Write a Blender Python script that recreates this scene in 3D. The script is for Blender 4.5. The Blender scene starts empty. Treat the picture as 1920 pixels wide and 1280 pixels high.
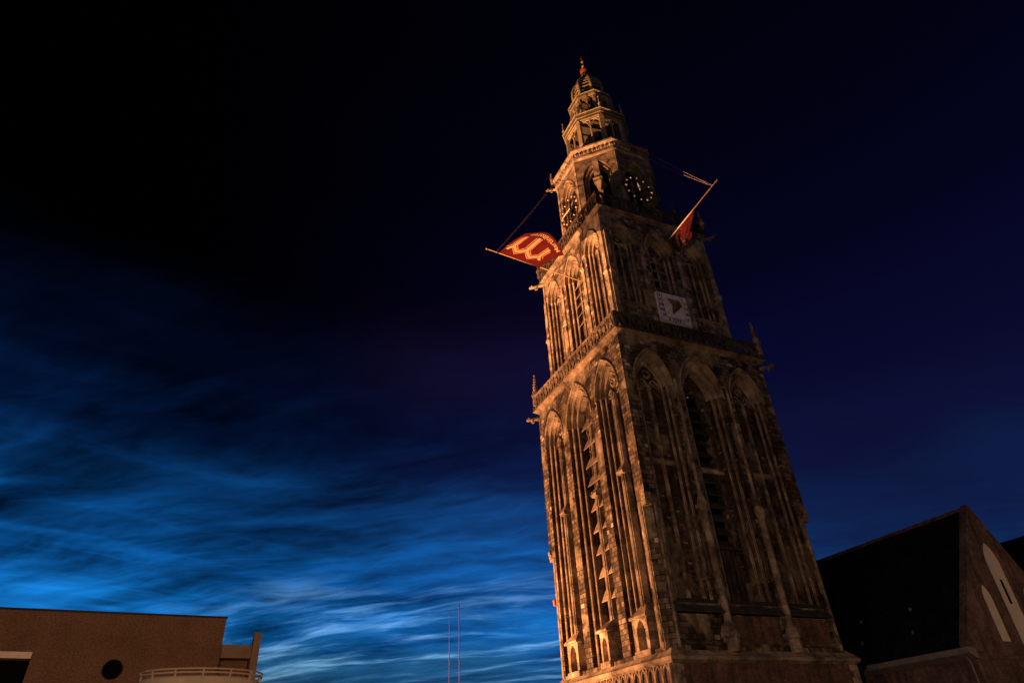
import bpy, bmesh, math, random
from mathutils import Vector, Matrix
from mathutils.geometry import tessellate_polygon
random.seed(7)
PI = math.pi
S = bpy.context.scene
COL = S.collection

# ------------------------------------------------------------------ camera
CAM_F, CAM_PITCH, CAM_ROLL = 22.665, math.radians(33.958), math.radians(-3.41)
cd = bpy.data.cameras.new('camera'); cam = bpy.data.objects.new('camera', cd); COL.objects.link(cam)
cd.lens = CAM_F; cd.sensor_width = 36; cd.sensor_fit = 'HORIZONTAL'; cd.clip_start = 0.1; cd.clip_end = 3000
fw = Vector((0, math.cos(CAM_PITCH), math.sin(CAM_PITCH))); up0 = Vector((0, -math.sin(CAM_PITCH), math.cos(CAM_PITCH)))
rt0 = Vector((1, 0, 0))
rt = rt0*math.cos(CAM_ROLL) + up0*math.sin(CAM_ROLL); up = -rt0*math.sin(CAM_ROLL) + up0*math.cos(CAM_ROLL)
m = Matrix.Identity(4)
for i in range(3):
    m[i][0] = rt[i]; m[i][1] = up[i]; m[i][2] = -fw[i]
m[2][3] = 1.6
cam.matrix_world = m
S.camera = cam

# tower frame: origin of the tower and the directions of its two visible faces
TX, TY, TYAW = 13.9575, 61.4679, math.radians(25.4003)
EX = Vector((math.cos(TYAW), math.sin(TYAW), 0)); EY = Vector((-math.sin(TYAW), math.cos(TYAW), 0))
def TW(x, y, z): return Vector((TX, TY, 0)) + EX*x + EY*y + Vector((0, 0, z))

# ------------------------------------------------------------------ sky (night, noctilucent clouds)
S.view_settings.view_transform = 'Standard'; S.view_settings.look = 'None'
S.view_settings.exposure = 0; S.view_settings.gamma = 1
W = bpy.data.worlds.new('World'); S.world = W; W.use_nodes = True
wt = W.node_tree; wt.nodes.clear()
class NT:
    def __init__(s, t): s.t = t
    def n(s, kind, **kw):
        nd = s.t.nodes.new(kind)
        for k, v in kw.items():
            if k.startswith('i_'): nd.inputs[k[2:].replace('_', ' ')].default_value = v
            else: setattr(nd, k, v)
        return nd
    def l(s, a, b): s.t.links.new(a, b)
    def val(s, sock, v):
        if isinstance(v, (int, float)): sock.default_value = v
        elif isinstance(v, tuple): sock.default_value = v
        else: s.l(v, sock)
    def m(s, op, a, b=0.0, c=0.0, clamp=False):
        nd = s.n('ShaderNodeMath', operation=op, use_clamp=clamp)
        for k, v in enumerate((a, b, c)): s.val(nd.inputs[k], v)
        return nd.outputs[0]
    def ramp(s, fac, stops, interp='LINEAR'):
        nd = s.n('ShaderNodeValToRGB'); nd.color_ramp.interpolation = interp
        e = nd.color_ramp.elements
        while len(e) > 1: e.remove(e[-1])
        e[0].position = stops[0][0]; e[0].color = tuple(stops[0][1])+(1,)
        for p, c in stops[1:]:
            k = e.new(p); k.color = tuple(c)+(1,)
        s.val(nd.inputs[0], fac)
        return nd.outputs[0]
    def sm(s, x, a, b):      # smoothstep a..b -> 0..1
        nd = s.n('ShaderNodeMapRange', interpolation_type='SMOOTHSTEP')
        s.val(nd.inputs[0], x); nd.inputs[1].default_value = a; nd.inputs[2].default_value = b
        nd.inputs[3].default_value = 0; nd.inputs[4].default_value = 1
        return nd.outputs[0]
    def mr(s, x, a, b, c, d):
        nd = s.n('ShaderNodeMapRange'); s.val(nd.inputs[0], x)
        for k, v in zip((1, 2, 3, 4), (a, b, c, d)): nd.inputs[k].default_value = v
        return nd.outputs[0]
    def xyz(s, x, y, z=0.0):
        nd = s.n('ShaderNodeCombineXYZ')
        for k, v in enumerate((x, y, z)): s.val(nd.inputs[k], v)
        return nd.outputs[0]
    def noise(s, vec, scale, detail=4, rough=.55, dist=0.0, col=False):
        nd = s.n('ShaderNodeTexNoise'); s.l(vec, nd.inputs['Vector'])
        nd.inputs['Scale'].default_value = scale; nd.inputs['Detail'].default_value = detail
        nd.inputs['Roughness'].default_value = rough; nd.inputs['Distortion'].default_value = dist
        return nd.outputs['Color'] if col else nd.outputs['Fac']
    def scale(s, colr, f):
        nd = s.n('ShaderNodeVectorMath', operation='SCALE'); s.val(nd.inputs[0], colr); s.val(nd.inputs['Scale'], f)
        return nd.outputs[0]
    def add(s, a, b):
        nd = s.n('ShaderNodeVectorMath', operation='ADD'); s.val(nd.inputs[0], a); s.val(nd.inputs[1], b)
        return nd.outputs[0]
    def mix(s, f, a, b, mode='MIX'):
        nd = s.n('ShaderNodeMix', data_type='RGBA', blend_type=mode)
        s.val(nd.inputs[0], f); s.val(nd.inputs[6], a); s.val(nd.inputs[7], b)
        return nd.outputs[2]
w = NT(wt)
tc = w.n('ShaderNodeTexCoord'); sep = w.n('ShaderNodeSeparateXYZ'); w.l(tc.outputs['Generated'], sep.inputs[0])
dx, dy, dz = sep.outputs
az = w.m('MULTIPLY', w.m('ARCTAN2', dx, dy), 180/PI)
el = w.m('MULTIPLY', w.m('ARCSINE', dz), 180/PI)
# cloud sheet seen in perspective: directions projected on a high horizontal layer
iz = w.m('DIVIDE', 1.0, w.m('ADD', dz, .085))
pu0 = w.m('MULTIPLY', dx, iz); pv0 = w.m('MULTIPLY', dy, iz)
ca, sa = math.cos(math.radians(-9)), math.sin(math.radians(-9))
pu = w.m('ADD', w.m('MULTIPLY', pu0, ca), w.m('MULTIPLY', pv0, sa)); pv = w.m('SUBTRACT', w.m('MULTIPLY', pv0, ca), w.m('MULTIPLY', pu0, sa))
wa = w.m('SUBTRACT', w.noise(w.xyz(w.m('MULTIPLY', pu, .8), w.m('MULTIPLY', pv, 1.0), 2.0), 1.0, 3), .5)
pv = w.m('ADD', pv, w.m('MULTIPLY', wa, .55))
big = w.noise(w.xyz(w.m('MULTIPLY', pu, .75), w.m('MULTIPLY', pv, 1.25), 3.1), 1.0, 8, .62, .0)
streak = w.noise(w.xyz(w.m('MULTIPLY', pu, 1.1), w.m('MULTIPLY', pv, 4.2), 8.0), 1.0, 10, .66, .0)
fine = w.noise(w.xyz(w.m('MULTIPLY', pu, 3.4), w.m('MULTIPLY', pv, 11.0), 1.0), 1.0, 8, .62, .0)
rid = w.n('ShaderNodeTexNoise', noise_type='RIDGED_MULTIFRACTAL')
w.l(w.xyz(w.m('MULTIPLY', pu, .85), w.m('MULTIPLY', pv, 2.4), 5.0), rid.inputs['Vector'])
for nm, v in (('Scale', 1.0), ('Detail', 7), ('Roughness', .55), ('Lacunarity', 2.1), ('Offset', .9), ('Gain', 1.6)): rid.inputs[nm].default_value = v
ridge = w.sm(rid.outputs['Fac'], .45, 1.9)
c2, s2 = math.cos(math.radians(52)), math.sin(math.radians(52))
rid2 = w.n('ShaderNodeTexNoise', noise_type='RIDGED_MULTIFRACTAL')
w.l(w.xyz(w.m('MULTIPLY', w.m('ADD', w.m('MULTIPLY', pu, c2), w.m('MULTIPLY', pv, s2)), .7), w.m('MULTIPLY', w.m('SUBTRACT', w.m('MULTIPLY', pv, c2), w.m('MULTIPLY', pu, s2)), 2.6), 9.0), rid2.inputs['Vector'])
for nm, v in (('Scale', 1.0), ('Detail', 8), ('Roughness', .6), ('Lacunarity', 2.2), ('Offset', .9), ('Gain', 1.6)): rid2.inputs[nm].default_value = v
cross = w.m('MULTIPLY', w.sm(rid2.outputs['Fac'], .5, 1.9), w.m('ADD', .12, w.m('MULTIPLY', w.sm(az, -18, -32), .50)))
wave = w.n('ShaderNodeTexWave', wave_type='BANDS', bands_direction='Y')
w.l(w.xyz(pu, w.m('ADD', pv, w.m('MULTIPLY', pu, .55))), wave.inputs['Vector'])
wave.inputs['Scale'].default_value = 5.5; wave.inputs['Distortion'].default_value = 2.2; wave.inputs['Detail'].default_value = 3; wave.inputs['Detail Scale'].default_value = 1.5
rip = w.m('MULTIPLY', w.m('SUBTRACT', wave.outputs['Fac'], .5), w.sm(w.noise(w.xyz(pu, pv, 11.0), 1.6, 2), .5, .72))
cl = w.m('ADD', w.m('MULTIPLY', w.sm(big, .32, .70), .85), w.m('MULTIPLY', w.sm(streak, .34, .66), .58))
cl = w.m('ADD', cl, w.m('MULTIPLY', w.m('SUBTRACT', fine, .5), 1.0))
cl = w.m('ADD', cl, w.m('MULTIPLY', ridge, .50))
cl = w.m('ADD', cl, w.m('MULTIPLY', rip, .13))
cl = w.m('ADD', w.m('ADD', cl, cross), .08)
cl = w.m('MAXIMUM', cl, 0.12)
# the cloud field reaches higher on the left than on the right
eli = w.m('ADD', w.m('ADD', w.m('ADD', el, 1.8), w.m('MULTIPLY', w.sm(az, -36, 26), 3.8)), w.m('MULTIPLY', w.m('SUBTRACT', big, .5), -9.0))
glow = w.ramp(w.m('DIVIDE', eli, 60), [
    (0.0, (.003, .013, .030)), (.09, (.004, .022, .046)), (.13, (.008, .046, .100)), (.17, (.010, .085, .205)),
    (.22, (.004, .110, .360)), (.29, (.0026, .074, .270)), (.37, (.0016, .032, .122)), (.45, (.0006, .0075, .036)),
    (.53, (.0003, .0020, .0095)), (.66, (0, 0, 0))], 'EASE')
azf = w.m('SUBTRACT', 1.0, w.m('MULTIPLY', w.sm(az, 2, 34), .80))
cl = w.m('ADD', w.m('MULTIPLY', cl, w.m('SUBTRACT', 1.0, w.m('MULTIPLY', w.sm(az, 8, 26), .6))), w.m('MULTIPLY', w.sm(az, 8, 26), .5))
glow = w.scale(glow, w.m('MULTIPLY', cl, azf))
# whitish filaments low down
fil = w.m('ADD', w.m('MULTIPLY', streak, .60), w.m('ADD', w.m('MULTIPLY', fine, .25), w.m('MULTIPLY', ridge, .22)))
low = w.m('MULTIPLY', w.m('MULTIPLY', w.sm(el, 15.5, 9.0), w.sm(el, 4.5, 8)), w.m('MULTIPLY', w.sm(az, -31, -19), w.sm(az, 18, 4)))
glow = w.add(glow, w.scale((.17, .31, .36), w.m('MULTIPLY', low, w.sm(fil, .44, .74))))
# dark navy of the rest of the night sky, a touch violet above the clouds, blackest to the upper left
navy = w.ramp(w.m('DIVIDE', el, 60), [
    (.10, (.0042, .0085, .044)), (.25, (.0042, .0054, .033)), (.36, (.0038, .0038, .027)), (.50, (.0022, .0021, .020)),
    (.64, (.0012, .0012, .0105)), (.82, (.0007, .0007, .0055)), (1.0, (.0004, .0004, .0030))], 'EASE')
nx = w.m('ADD', .02, w.m('MULTIPLY', w.sm(dx, -.47, .18), .98))
navy = w.scale(navy, nx)
vio = w.m('MULTIPLY', w.m('MULTIPLY', w.sm(el, 25, 31), w.sm(el, 40, 32)), w.m('MULTIPLY', w.sm(az, -22, -8), w.sm(az, 22, 2)))
navy = w.add(navy, w.scale((.0030, .0006, .0012), w.m('MULTIPLY', vio, w.m('ADD', .4, big))))
vor = w.n('ShaderNodeTexVoronoi', feature='F1'); w.l(tc.outputs['Generated'], vor.inputs['Vector'])
vor.inputs['Scale'].default_value = 17
sv = w.n('ShaderNodeSeparateXYZ'); w.l(vor.outputs['Color'], sv.inputs[0])
star = w.m('MULTIPLY', w.m('LESS_THAN', vor.outputs['Distance'], .011), w.m('MULTIPLY', w.sm(sv.outputs[0], .72, 1.0), w.sm(el, 14, 30)))
sky = w.add(w.add(glow, navy), w.scale((.16, .15, .20), w.m('MULTIPLY', star, nx)))
bg = w.n('ShaderNodeBackground'); w.l(sky, bg.inputs['Color']); bg.inputs['Strength'].default_value = 1.0
wo = w.n('ShaderNodeOutputWorld'); w.l(bg.outputs[0], wo.inputs['Surface'])

# ------------------------------------------------------------------ lamps of the square: two floodlights on the tower, street lamps; plus an added fill spot on the limp flag
def spot(name, pos, target, energy, color, size=60, blend=.6, rad=.25):
    d = bpy.data.lights.new(name, 'SPOT'); d.energy = energy; d.color = color; d.spot_size = math.radians(size)
    d.spot_blend = blend; d.shadow_soft_size = rad
    o = bpy.data.objects.new(name, d); COL.objects.link(o); o.location = pos
    o.rotation_euler = (Vector(target)-Vector(pos)).to_track_quat('-Z', 'Y').to_euler()
def point(name, pos, energy, color, rad=.3):
    d = bpy.data.lights.new(name, 'POINT'); d.energy = energy; d.color = color; d.shadow_soft_size = rad
    o = bpy.data.objects.new(name, d); COL.objects.link(o); o.location = pos
SODIUM = (1.0, .435, .19)
spot('flood_and_fill_spot', TW(-31, 14.0, .8), TW(-8.6, -1, 25), 235000, SODIUM, 74, .8)
spot('flood_and_fill_spot', TW(-52, 7.0, 13.5), TW(-6, -2, 70), 640000, SODIUM, 54, 1.0)
spot('flood_and_fill_spot', TW(-38, -14.5, 2), TW(1, -10.9, 48.9), 520000, (1.0, .56, .38), 4.8, .6)  # added narrow fill spot, there only to brighten the limp flag
point('street_lamp_light', (-3, 1, 9), 11500, (1.0, .66, .40))
point('street_lamp_light', (-14, 14, 7), 5600, (1.0, .50, .20))
point('street_lamp_light', (46, 30, 8), 2900, (1.0, .58, .27))

# ------------------------------------------------------------------ materials
def mat(name, fn):
    mt = bpy.data.materials.new(name); mt.use_nodes = True; t = mt.node_tree; t.nodes.clear()
    k = NT(t); bs = k.n('ShaderNodeBsdfPrincipled'); out = k.n('ShaderNodeOutputMaterial'); k.l(bs.outputs[0], out.inputs[0])
    bs.inputs['Specular IOR Level'].default_value = .08
    fn(k, bs); return mt
def bump(k, bs, h, strength=.4, dist=.03):
    b = k.n('ShaderNodeBump'); b.inputs['Strength'].default_value = strength; b.inputs['Distance'].default_value = dist
    k.l(h, b.inputs['Height']); k.l(b.outputs[0], bs.inputs['Normal'])
def masonry(c1, c2, mortar, bw, bh, light=None, light_amt=.0, soot=(.35, 1.0), ms=.018, bias=0.0, patch=None):
    def fn(k, bs):
        uv = k.n('ShaderNodeUVMap'); tco = k.n('ShaderNodeTexCoord')
        br = k.n('ShaderNodeTexBrick'); k.l(uv.outputs[0], br.inputs['Vector'])
        br.inputs['Color1'].default_value = c1+(1,); br.inputs['Color2'].default_value = c2+(1,); br.inputs['Mortar'].default_value = mortar+(1,)
        br.inputs['Scale'].default_value = 1; br.inputs['Brick Width'].default_value = bw; br.inputs['Row Height'].default_value = bh
        br.inputs['Mortar Size'].default_value = ms; br.inputs['Mortar Smooth'].default_value = .3; br.inputs['Bias'].default_value = bias
        col = br.outputs['Color']
        if light:      # single pale replacement blocks: a second, random value per block
            b2 = k.n('ShaderNodeTexBrick'); k.l(uv.outputs[0], b2.inputs['Vector'])
            for nm, v in (('Color1', (0, 0, 0, 1)), ('Color2', (1, 1, 1, 1)), ('Mortar', (0, 0, 0, 1))): b2.inputs[nm].default_value = v
            b2.offset = .5
            b2.inputs['Scale'].default_value = 1; b2.inputs['Brick Width'].default_value = bw*1.0; b2.inputs['Row Height'].default_value = bh*1.0
            b2.inputs['Mortar Size'].default_value = ms; b2.inputs['Bias'].default_value = 0
            rnd = k.n('ShaderNodeSeparateXYZ'); k.l(b2.outputs['Color'], rnd.inputs[0])
            fa = k.m('GREATER_THAN', rnd.outputs[0], 1-light_amt)
            col = k.mix(fa, col, light+(1,))
        if patch:      # areas of the wall rebuilt in paler stone
            pn = k.noise(uv.outputs[0], .22, 3, .6)
            col = k.mix(k.m('MULTIPLY', k.sm(pn, .51, .57), .8), col, patch+(1,))
        n1 = k.noise(tco.outputs['Object'], .55, 5, .65); n2 = k.noise(tco.outputs['Object'], 3.2, 4, .65)
        st = k.n('ShaderNodeMapping'); k.l(tco.outputs['Object'], st.inputs[0]); st.inputs['Scale'].default_value = (1.7, 1.7, .14)
        n3 = k.noise(st.outputs[0], 1.0, 4, .6)
        f = k.m('MULTIPLY', k.mr(n1, .35, .65, soot[0], soot[1]), k.mr(n2, .3, .7, .65, 1.2))
        f = k.m('MULTIPLY', f, k.mr(n3, .35, .6, .6, 1.1))
        k.l(k.scale(col, f), bs.inputs['Base Color'])
        bs.inputs['Roughness'].default_value = .9
        bump(k, bs, k.m('ADD', k.m('MULTIPLY', br.outputs['Fac'], -.6), n2), .6, .04)
    return fn
def stone(c, soot=(.35, 1.1), rough=.85, joint=.62):
    def fn(k, bs):
        tco = k.n('ShaderNodeTexCoord'); uv = k.n('ShaderNodeUVMap')
        n1 = k.noise(tco.outputs['Object'], .8, 5, .65); n2 = k.noise(tco.outputs['Object'], 5.0, 4, .7)
        sx = k.n('ShaderNodeSeparateXYZ'); k.l(tco.outputs['Object'], sx.inputs[0])
        # each drum of a shaft or jamb has its own tone
        wn = k.n('ShaderNodeTexWhiteNoise', noise_dimensions='1D')
        k.l(k.m('FLOOR', k.m('DIVIDE', k.m('ADD', sx.outputs[2], k.m('MULTIPLY', k.m('FLOOR', k.m('MULTIPLY', sx.outputs[0], 1.3)), .21)), joint)), wn.inputs['W'])
        f = k.m('MULTIPLY', k.mr(n1, .35, .65, soot[0], soot[1]), k.mr(n2, .3, .7, .7, 1.2))
        f = k.m('MULTIPLY', f, k.mr(wn.outputs[0], 0, 1, .62, 1.15))
        k.l(k.scale(c+(1,), f) if False else k.scale((c[0], c[1], c[2]), f), bs.inputs['Base Color'])
        bs.inputs['Roughness'].default_value = rough
        bump(k, bs, n2, .5, .04)
    return fn
def plain(c, rough=.7, var=.25, sc=3.0, metal=0.0):
    def fn(k, bs):
        tco = k.n('ShaderNodeTexCoord'); n1 = k.noise(tco.outputs['Object'], sc, 4, .6)
        k.l(k.scale(tuple(c), k.mr(n1, .3, .7, 1-var, 1+var)), bs.inputs['Base Color'])
        bs.inputs['Roughness'].default_value = rough; bs.inputs['Metallic'].default_value = metal
    return fn
def emit(c, strength):
    def fn(k, bs):
        bs.inputs['Base Color'].default_value = tuple(c)+(1,)
        bs.inputs['Emission Color'].default_value = tuple(c)+(1,); bs.inputs['Emission Strength'].default_value = strength
    return fn
M = {}
M['wall'] = mat('weathered_tower_masonry', masonry((.05, .037, .027), (.24, .17, .105), (.03, .025, .02), .62, .40, (.48, .37, .26), .035, (.35, 1.45), ms=.03, patch=(.30, .22, .13)))
M['upper'] = mat('paler_tower_masonry', masonry((.09, .065, .045), (.32, .225, .14), (.05, .04, .03), .62, .40, (.48, .37, .26), .04, (.4, 1.4), ms=.03, patch=(.34, .25, .155)))
M['stone'] = mat('sandstone', stone((.40, .29, .185), (.28, 1.2)))
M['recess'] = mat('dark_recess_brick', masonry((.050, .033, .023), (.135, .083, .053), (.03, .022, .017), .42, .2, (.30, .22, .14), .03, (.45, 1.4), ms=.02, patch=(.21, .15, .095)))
M['vault'] = mat('pale_vault_stone', stone((.43, .32, .205), (.55, 1.15)))
M['oct'] = mat('octagon_stone', stone((.27, .19, .12), (.3, 1.2)))
M['darkstone'] = mat('dark_sandstone', stone((.11, .08, .055)))
M['brick'] = mat('red_brick', masonry((.13, .055, .035), (.22, .095, .06), (.20, .15, .11), .26, .085, None, 0, (.55, 1.15), .014))
M['bbrick'] = mat('church_brick', masonry((.15, .075, .05), (.25, .135, .09), (.25, .19, .14), .26, .085, None, 0, (.6, 1.15), .014))
M['wood'] = mat('painted_lantern_wood', stone((.50, .385, .21), (.6, 1.1), .6, .9))
M['shaded_wood'] = mat('shaded_cornice_wood', stone((.11, .085, .05), (.5, 1.1), .7, .9))  # cornice shade put into the colour, so its lit edges stand out
M['lead'] = mat('dark_lead', plain((.045, .04, .036), .7, .5, 2.0))
M['slate'] = mat('black_slate', masonry((.012, .012, .013), (.022, .021, .021), (.006, .006, .006), .3, .22, None, 0, (.7, 1.1)))
M['black'] = mat('dark_interior', plain((.004, .0035, .003), .95))  # near-black colour stands in for the darkness behind openings
M['louvre'] = mat('stone_louvre', stone((.36, .255, .16), (.6, 1.1)))
M['gold'] = mat('gilding', plain((.75, .48, .14), .35, .1, 3, .9))
M['copper'] = mat('red_painted_knob', plain((.40, .10, .05), .5))
M['iron'] = mat('dark_iron', plain((.03, .028, .026), .5, .2, 5, .6))
M['gilt_glint'] = mat('gilt_glint_glow', emit((1.0, .50, .24), .38))  # glints on the gilt clock marks put in as a faint glow
M['dial'] = mat('white_dial_paint', plain((.74, .68, .64), .7, .18, 2))
M['ink'] = mat('black_dial_paint', plain((.03, .025, .022), .7))
M['gnomon'] = mat('ochre_dial_paint', plain((.16, .075, .03), .6))
M['shieldc'] = mat('ochre_stone', plain((.36, .24, .08), .7))
M['flag'] = mat('red_flag_cloth', plain((.036, .0023, .0017), .9, .3, 1.2))
M['flagprint'] = mat('cream_flag_print', plain((.19, .13, .072), .9, .1))
M['flagline'] = mat('ochre_flag_line', plain((.22, .085, .03), .9, .1))
M['pole'] = mat('varnished_pole', plain((.34, .21, .115), .6))
M['rope'] = mat('rope', plain((.36, .24, .25), .9))
M['plaster'] = mat('pale_plaster', plain((.84, .69, .50), .9, .1, 1.2))
def roughcast(k, bs):
    tco = k.n('ShaderNodeTexCoord'); n1 = k.noise(tco.outputs['Object'], .45, 5, .6); n2 = k.noise(tco.outputs['Object'], 9.0, 3, .7)
    k.l(k.scale((.205, .115, .066), k.m('MULTIPLY', k.mr(n1, .3, .7, .78, 1.2), k.mr(n2, .3, .7, .55, 1.45))), bs.inputs['Base Color'])
    bs.inputs['Roughness'].default_value = .95; bump(k, bs, n2, .8, .05)
M['render'] = mat('brown_render', roughcast)
M['cream'] = mat('cream_render', plain((.52, .42, .30), .85, .1, 1.5))
M['tan'] = mat('tan_cladding', plain((.30, .20, .12), .8, .15, 2))
M['mast'] = mat('red_mast_paint', plain((.055, .024, .020), .6))
M['paving'] = mat('paving', masonry((.09, .085, .08), (.13, .12, .11), (.05, .05, .05), .2, .1, None, 0, (.8, 1.1)))
M['zinc'] = mat('zinc_gutter', plain((.25, .20, .155), .6, .2, 2))
M['vent'] = mat('dull_vent', plain((.16, .13, .10), .7, .2, 2))

# ------------------------------------------------------------------ mesh builder
class MB:
    def __init__(s): s.v = []; s.f = []
    def face(s, pts):
        b = len(s.v); s.v += [tuple(p) for p in pts]; s.f.append(tuple(range(b, b+len(pts))))
    def box(s, x0, x1, y0, y1, z0, z1):
        b = len(s.v)
        s.v += [(x, y, z) for z in (z0, z1) for x, y in ((x0, y0), (x1, y0), (x1, y1), (x0, y1))]
        for q in ((3, 2, 1, 0), (4, 5, 6, 7), (0, 1, 5, 4), (1, 2, 6, 5), (2, 3, 7, 6), (3, 0, 4, 7)): s.f.append(tuple(b+i for i in q))
    def loft(s, rings, cap=True):     # rings: lists of points, closed, equal count
        n = len(rings[0]); b = len(s.v)
        for r in rings: s.v += [tuple(p) for p in r]
        for i in range(len(rings)-1):
            for j in range(n):
                a = b+i*n; c = a+n; s.f.append((a+j, a+(j+1) % n, c+(j+1) % n, c+j))
        if cap:
            s.f.append(tuple(b+j for j in reversed(range(n)))); s.f.append(tuple(b+(len(rings)-1)*n+j for j in range(n)))
    def ngon(s, cx, cy, prof, n=8, ph=None):   # prof: (apothem, z) rings of a regular polygon
        ph = PI/n if ph is None else ph
        s.loft([[(cx+a/math.cos(PI/n)*math.cos(ph+2*PI*j/n), cy+a/math.cos(PI/n)*math.sin(ph+2*PI*j/n), z) for j in range(n)] for a, z in prof])
    def tube(s, pts, r, n=6, closed=False):
        pts = [Vector(p) for p in pts]; rings = []; N = len(pts); prev = None
        for i, p in enumerate(pts):
            a = pts[(i-1) % N] if (closed or i > 0) else p; c = pts[(i+1) % N] if (closed or i < N-1) else p
            t = (c-a).normalized()
            if prev is None:
                ref = Vector((0, 0, 1)) if abs(t.z) < .9 else Vector((1, 0, 0))
                nrm = t.cross(ref).normalized()
            else:
                nrm = (prev - t*prev.dot(t)).normalized()
            prev = nrm; bn = t.cross(nrm)
            rr = r[i] if isinstance(r, (list, tuple)) else r
            rings.append([p+nrm*rr*math.cos(2*PI*k/n)+bn*rr*math.sin(2*PI*k/n) for k in range(n)])
        if closed: rings.append(rings[0])
        s.loft(rings, not closed)
    def holed(s, outer, holes, place):
        loops = [[Vector((a, b, 0)) for a, b in outer]] + [[Vector((a, b, 0)) for a, b in h] for h in holes]
        flat = [p for l in loops for p in l]; b = len(s.v)
        s.v += [tuple(place(p.x, p.y)) for p in flat]
        for t in tessellate_polygon(loops): s.f.append(tuple(b+i for i in t))
    def ball(s, c, r, n=10, sz=1.0):
        rings = []
        for i in range(1, 7):
            a = PI*i/7; rings.append([(c[0]+r*math.sin(a)*math.cos(2*PI*k/n), c[1]+r*math.sin(a)*math.sin(2*PI*k/n), c[2]-r*sz*math.cos(a)) for k in range(n)])
        s.loft(rings)
    def mesh(s, name, mt, smooth=False):
        me = bpy.data.meshes.new(name); me.from_pydata(s.v, [], s.f)
        bm = bmesh.new(); bm.from_mesh(me)
        bmesh.ops.remove_doubles(bm, verts=bm.verts, dist=.0004)
        bmesh.ops.recalc_face_normals(bm, faces=bm.faces)
        uvl = bm.loops.layers.uv.new('UVMap')
        for f in bm.faces:
            nx_, ny_, nz_ = abs(f.normal.x), abs(f.normal.y), abs(f.normal.z)
            for lp in f.loops:
                c = lp.vert.co
                if nz_ > .8: lp[uvl].uv = (c.x, c.y)
                elif nx_ > ny_: lp[uvl].uv = (c.y+.17, c.z)
                else: lp[uvl].uv = (c.x, c.z)
            f.smooth = smooth
        bm.to_mesh(me); bm.free(); me.materials.append(M[mt]); return me
def link(name, me, parent=None, rot=0.0, loc=(0, 0, 0), label=None):
    o = bpy.data.objects.new(name, me); COL.objects.link(o); o.parent = parent; o.rotation_euler[2] = rot; o.location = loc
    if label: o['label'] = label
    return o
def part(name, mb, mt, parent=None, rot=0.0, label=None, smooth=False):
    return link(name, mb.mesh(name, mt, smooth), parent, rot, label=label)
def thing(name, label, cat, loc=(0, 0, 0), rz=0.0, group=None):
    o = bpy.data.objects.new(name, None); COL.objects.link(o); o.location = loc; o.rotation_euler[2] = rz
    o['label'] = label; o['category'] = cat
    if group: o['group'] = group
    return o

# canonical face: outward normal -y, u = x, depth d goes to +y from the plane y = -A
def arch(hw, zb, zs, n=9, R=None, uc=0.0):
    R = R or hw*1.95
    cxr = R-hw; top = math.sqrt(R*R-cxr*cxr); a1 = math.atan2(top, -cxr)
    L = [(uc-hw, zb), (uc-hw, zs)]
    for i in range(1, n+1):      # left arc, centre at (+cxr)
        a = PI + (a1-PI)*i/n; L.append((uc+cxr+R*math.cos(a), zs+R*math.sin(a)))
    for i in range(n-1, -1, -1):
        a = PI + (a1-PI)*i/n; L.append((uc-cxr-R*math.cos(a), zs+R*math.sin(a)))
    L.append((uc+hw, zb))
    return L
def recess(mb, A, outs, depths, back=True, vault=None, zs=0):
    # outs[k] at depths[k] -> reveal to depths[k+1]; depths has one more entry
    for k, o in enumerate(outs):
        d0, d1 = depths[k], depths[k+1]; n = len(o)
        for j in range(n):
            p, q = o[j], o[(j+1) % n]
            tgt = vault if vault and (p[1]+q[1])/2 > zs else mb
            tgt.face([(p[0], -A+d0, p[1]), (q[0], -A+d0, q[1]), (q[0], -A+d1, q[1]), (p[0], -A+d1, p[1])])
        if k+1 < len(outs):
            o2 = outs[k+1]
            for j in range(n-1):
                tgt = vault if vault and (o[j][1]+o[j+1][1])/2 > zs else mb
                tgt.face([(o[j][0], -A+d1, o[j][1]), (o[j+1][0], -A+d1, o[j+1][1]), (o2[j+1][0], -A+d1, o2[j+1][1]), (o2[j][0], -A+d1, o2[j][1])])
    if back:
        mb.holed(outs[-1], [], lambda a, b: (a, -A+depths[-1], b))
def sweep(mb, A, outl, d, r, n=6):
    mb.tube([(u, -A+d, z) for u, z in outl], r, n)

TOWER = thing('church_tower', 'tall floodlit Gothic church tower of weathered stone with stepped stages, lantern spire and red banners', 'tower', (TX, TY, 0), TYAW)
LEFT, RIGHT, BACK, FAR = -PI/2, 0.0, PI/2, PI
# ---------------------------------------------------------------- ground
g = MB(); g.face([(-1500, -1500, 0), (1500, -1500, 0), (1500, 1500, 0), (-1500, 1500, 0)])
o = part('ground', g, 'paving'); o['kind'] = 'structure'

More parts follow.
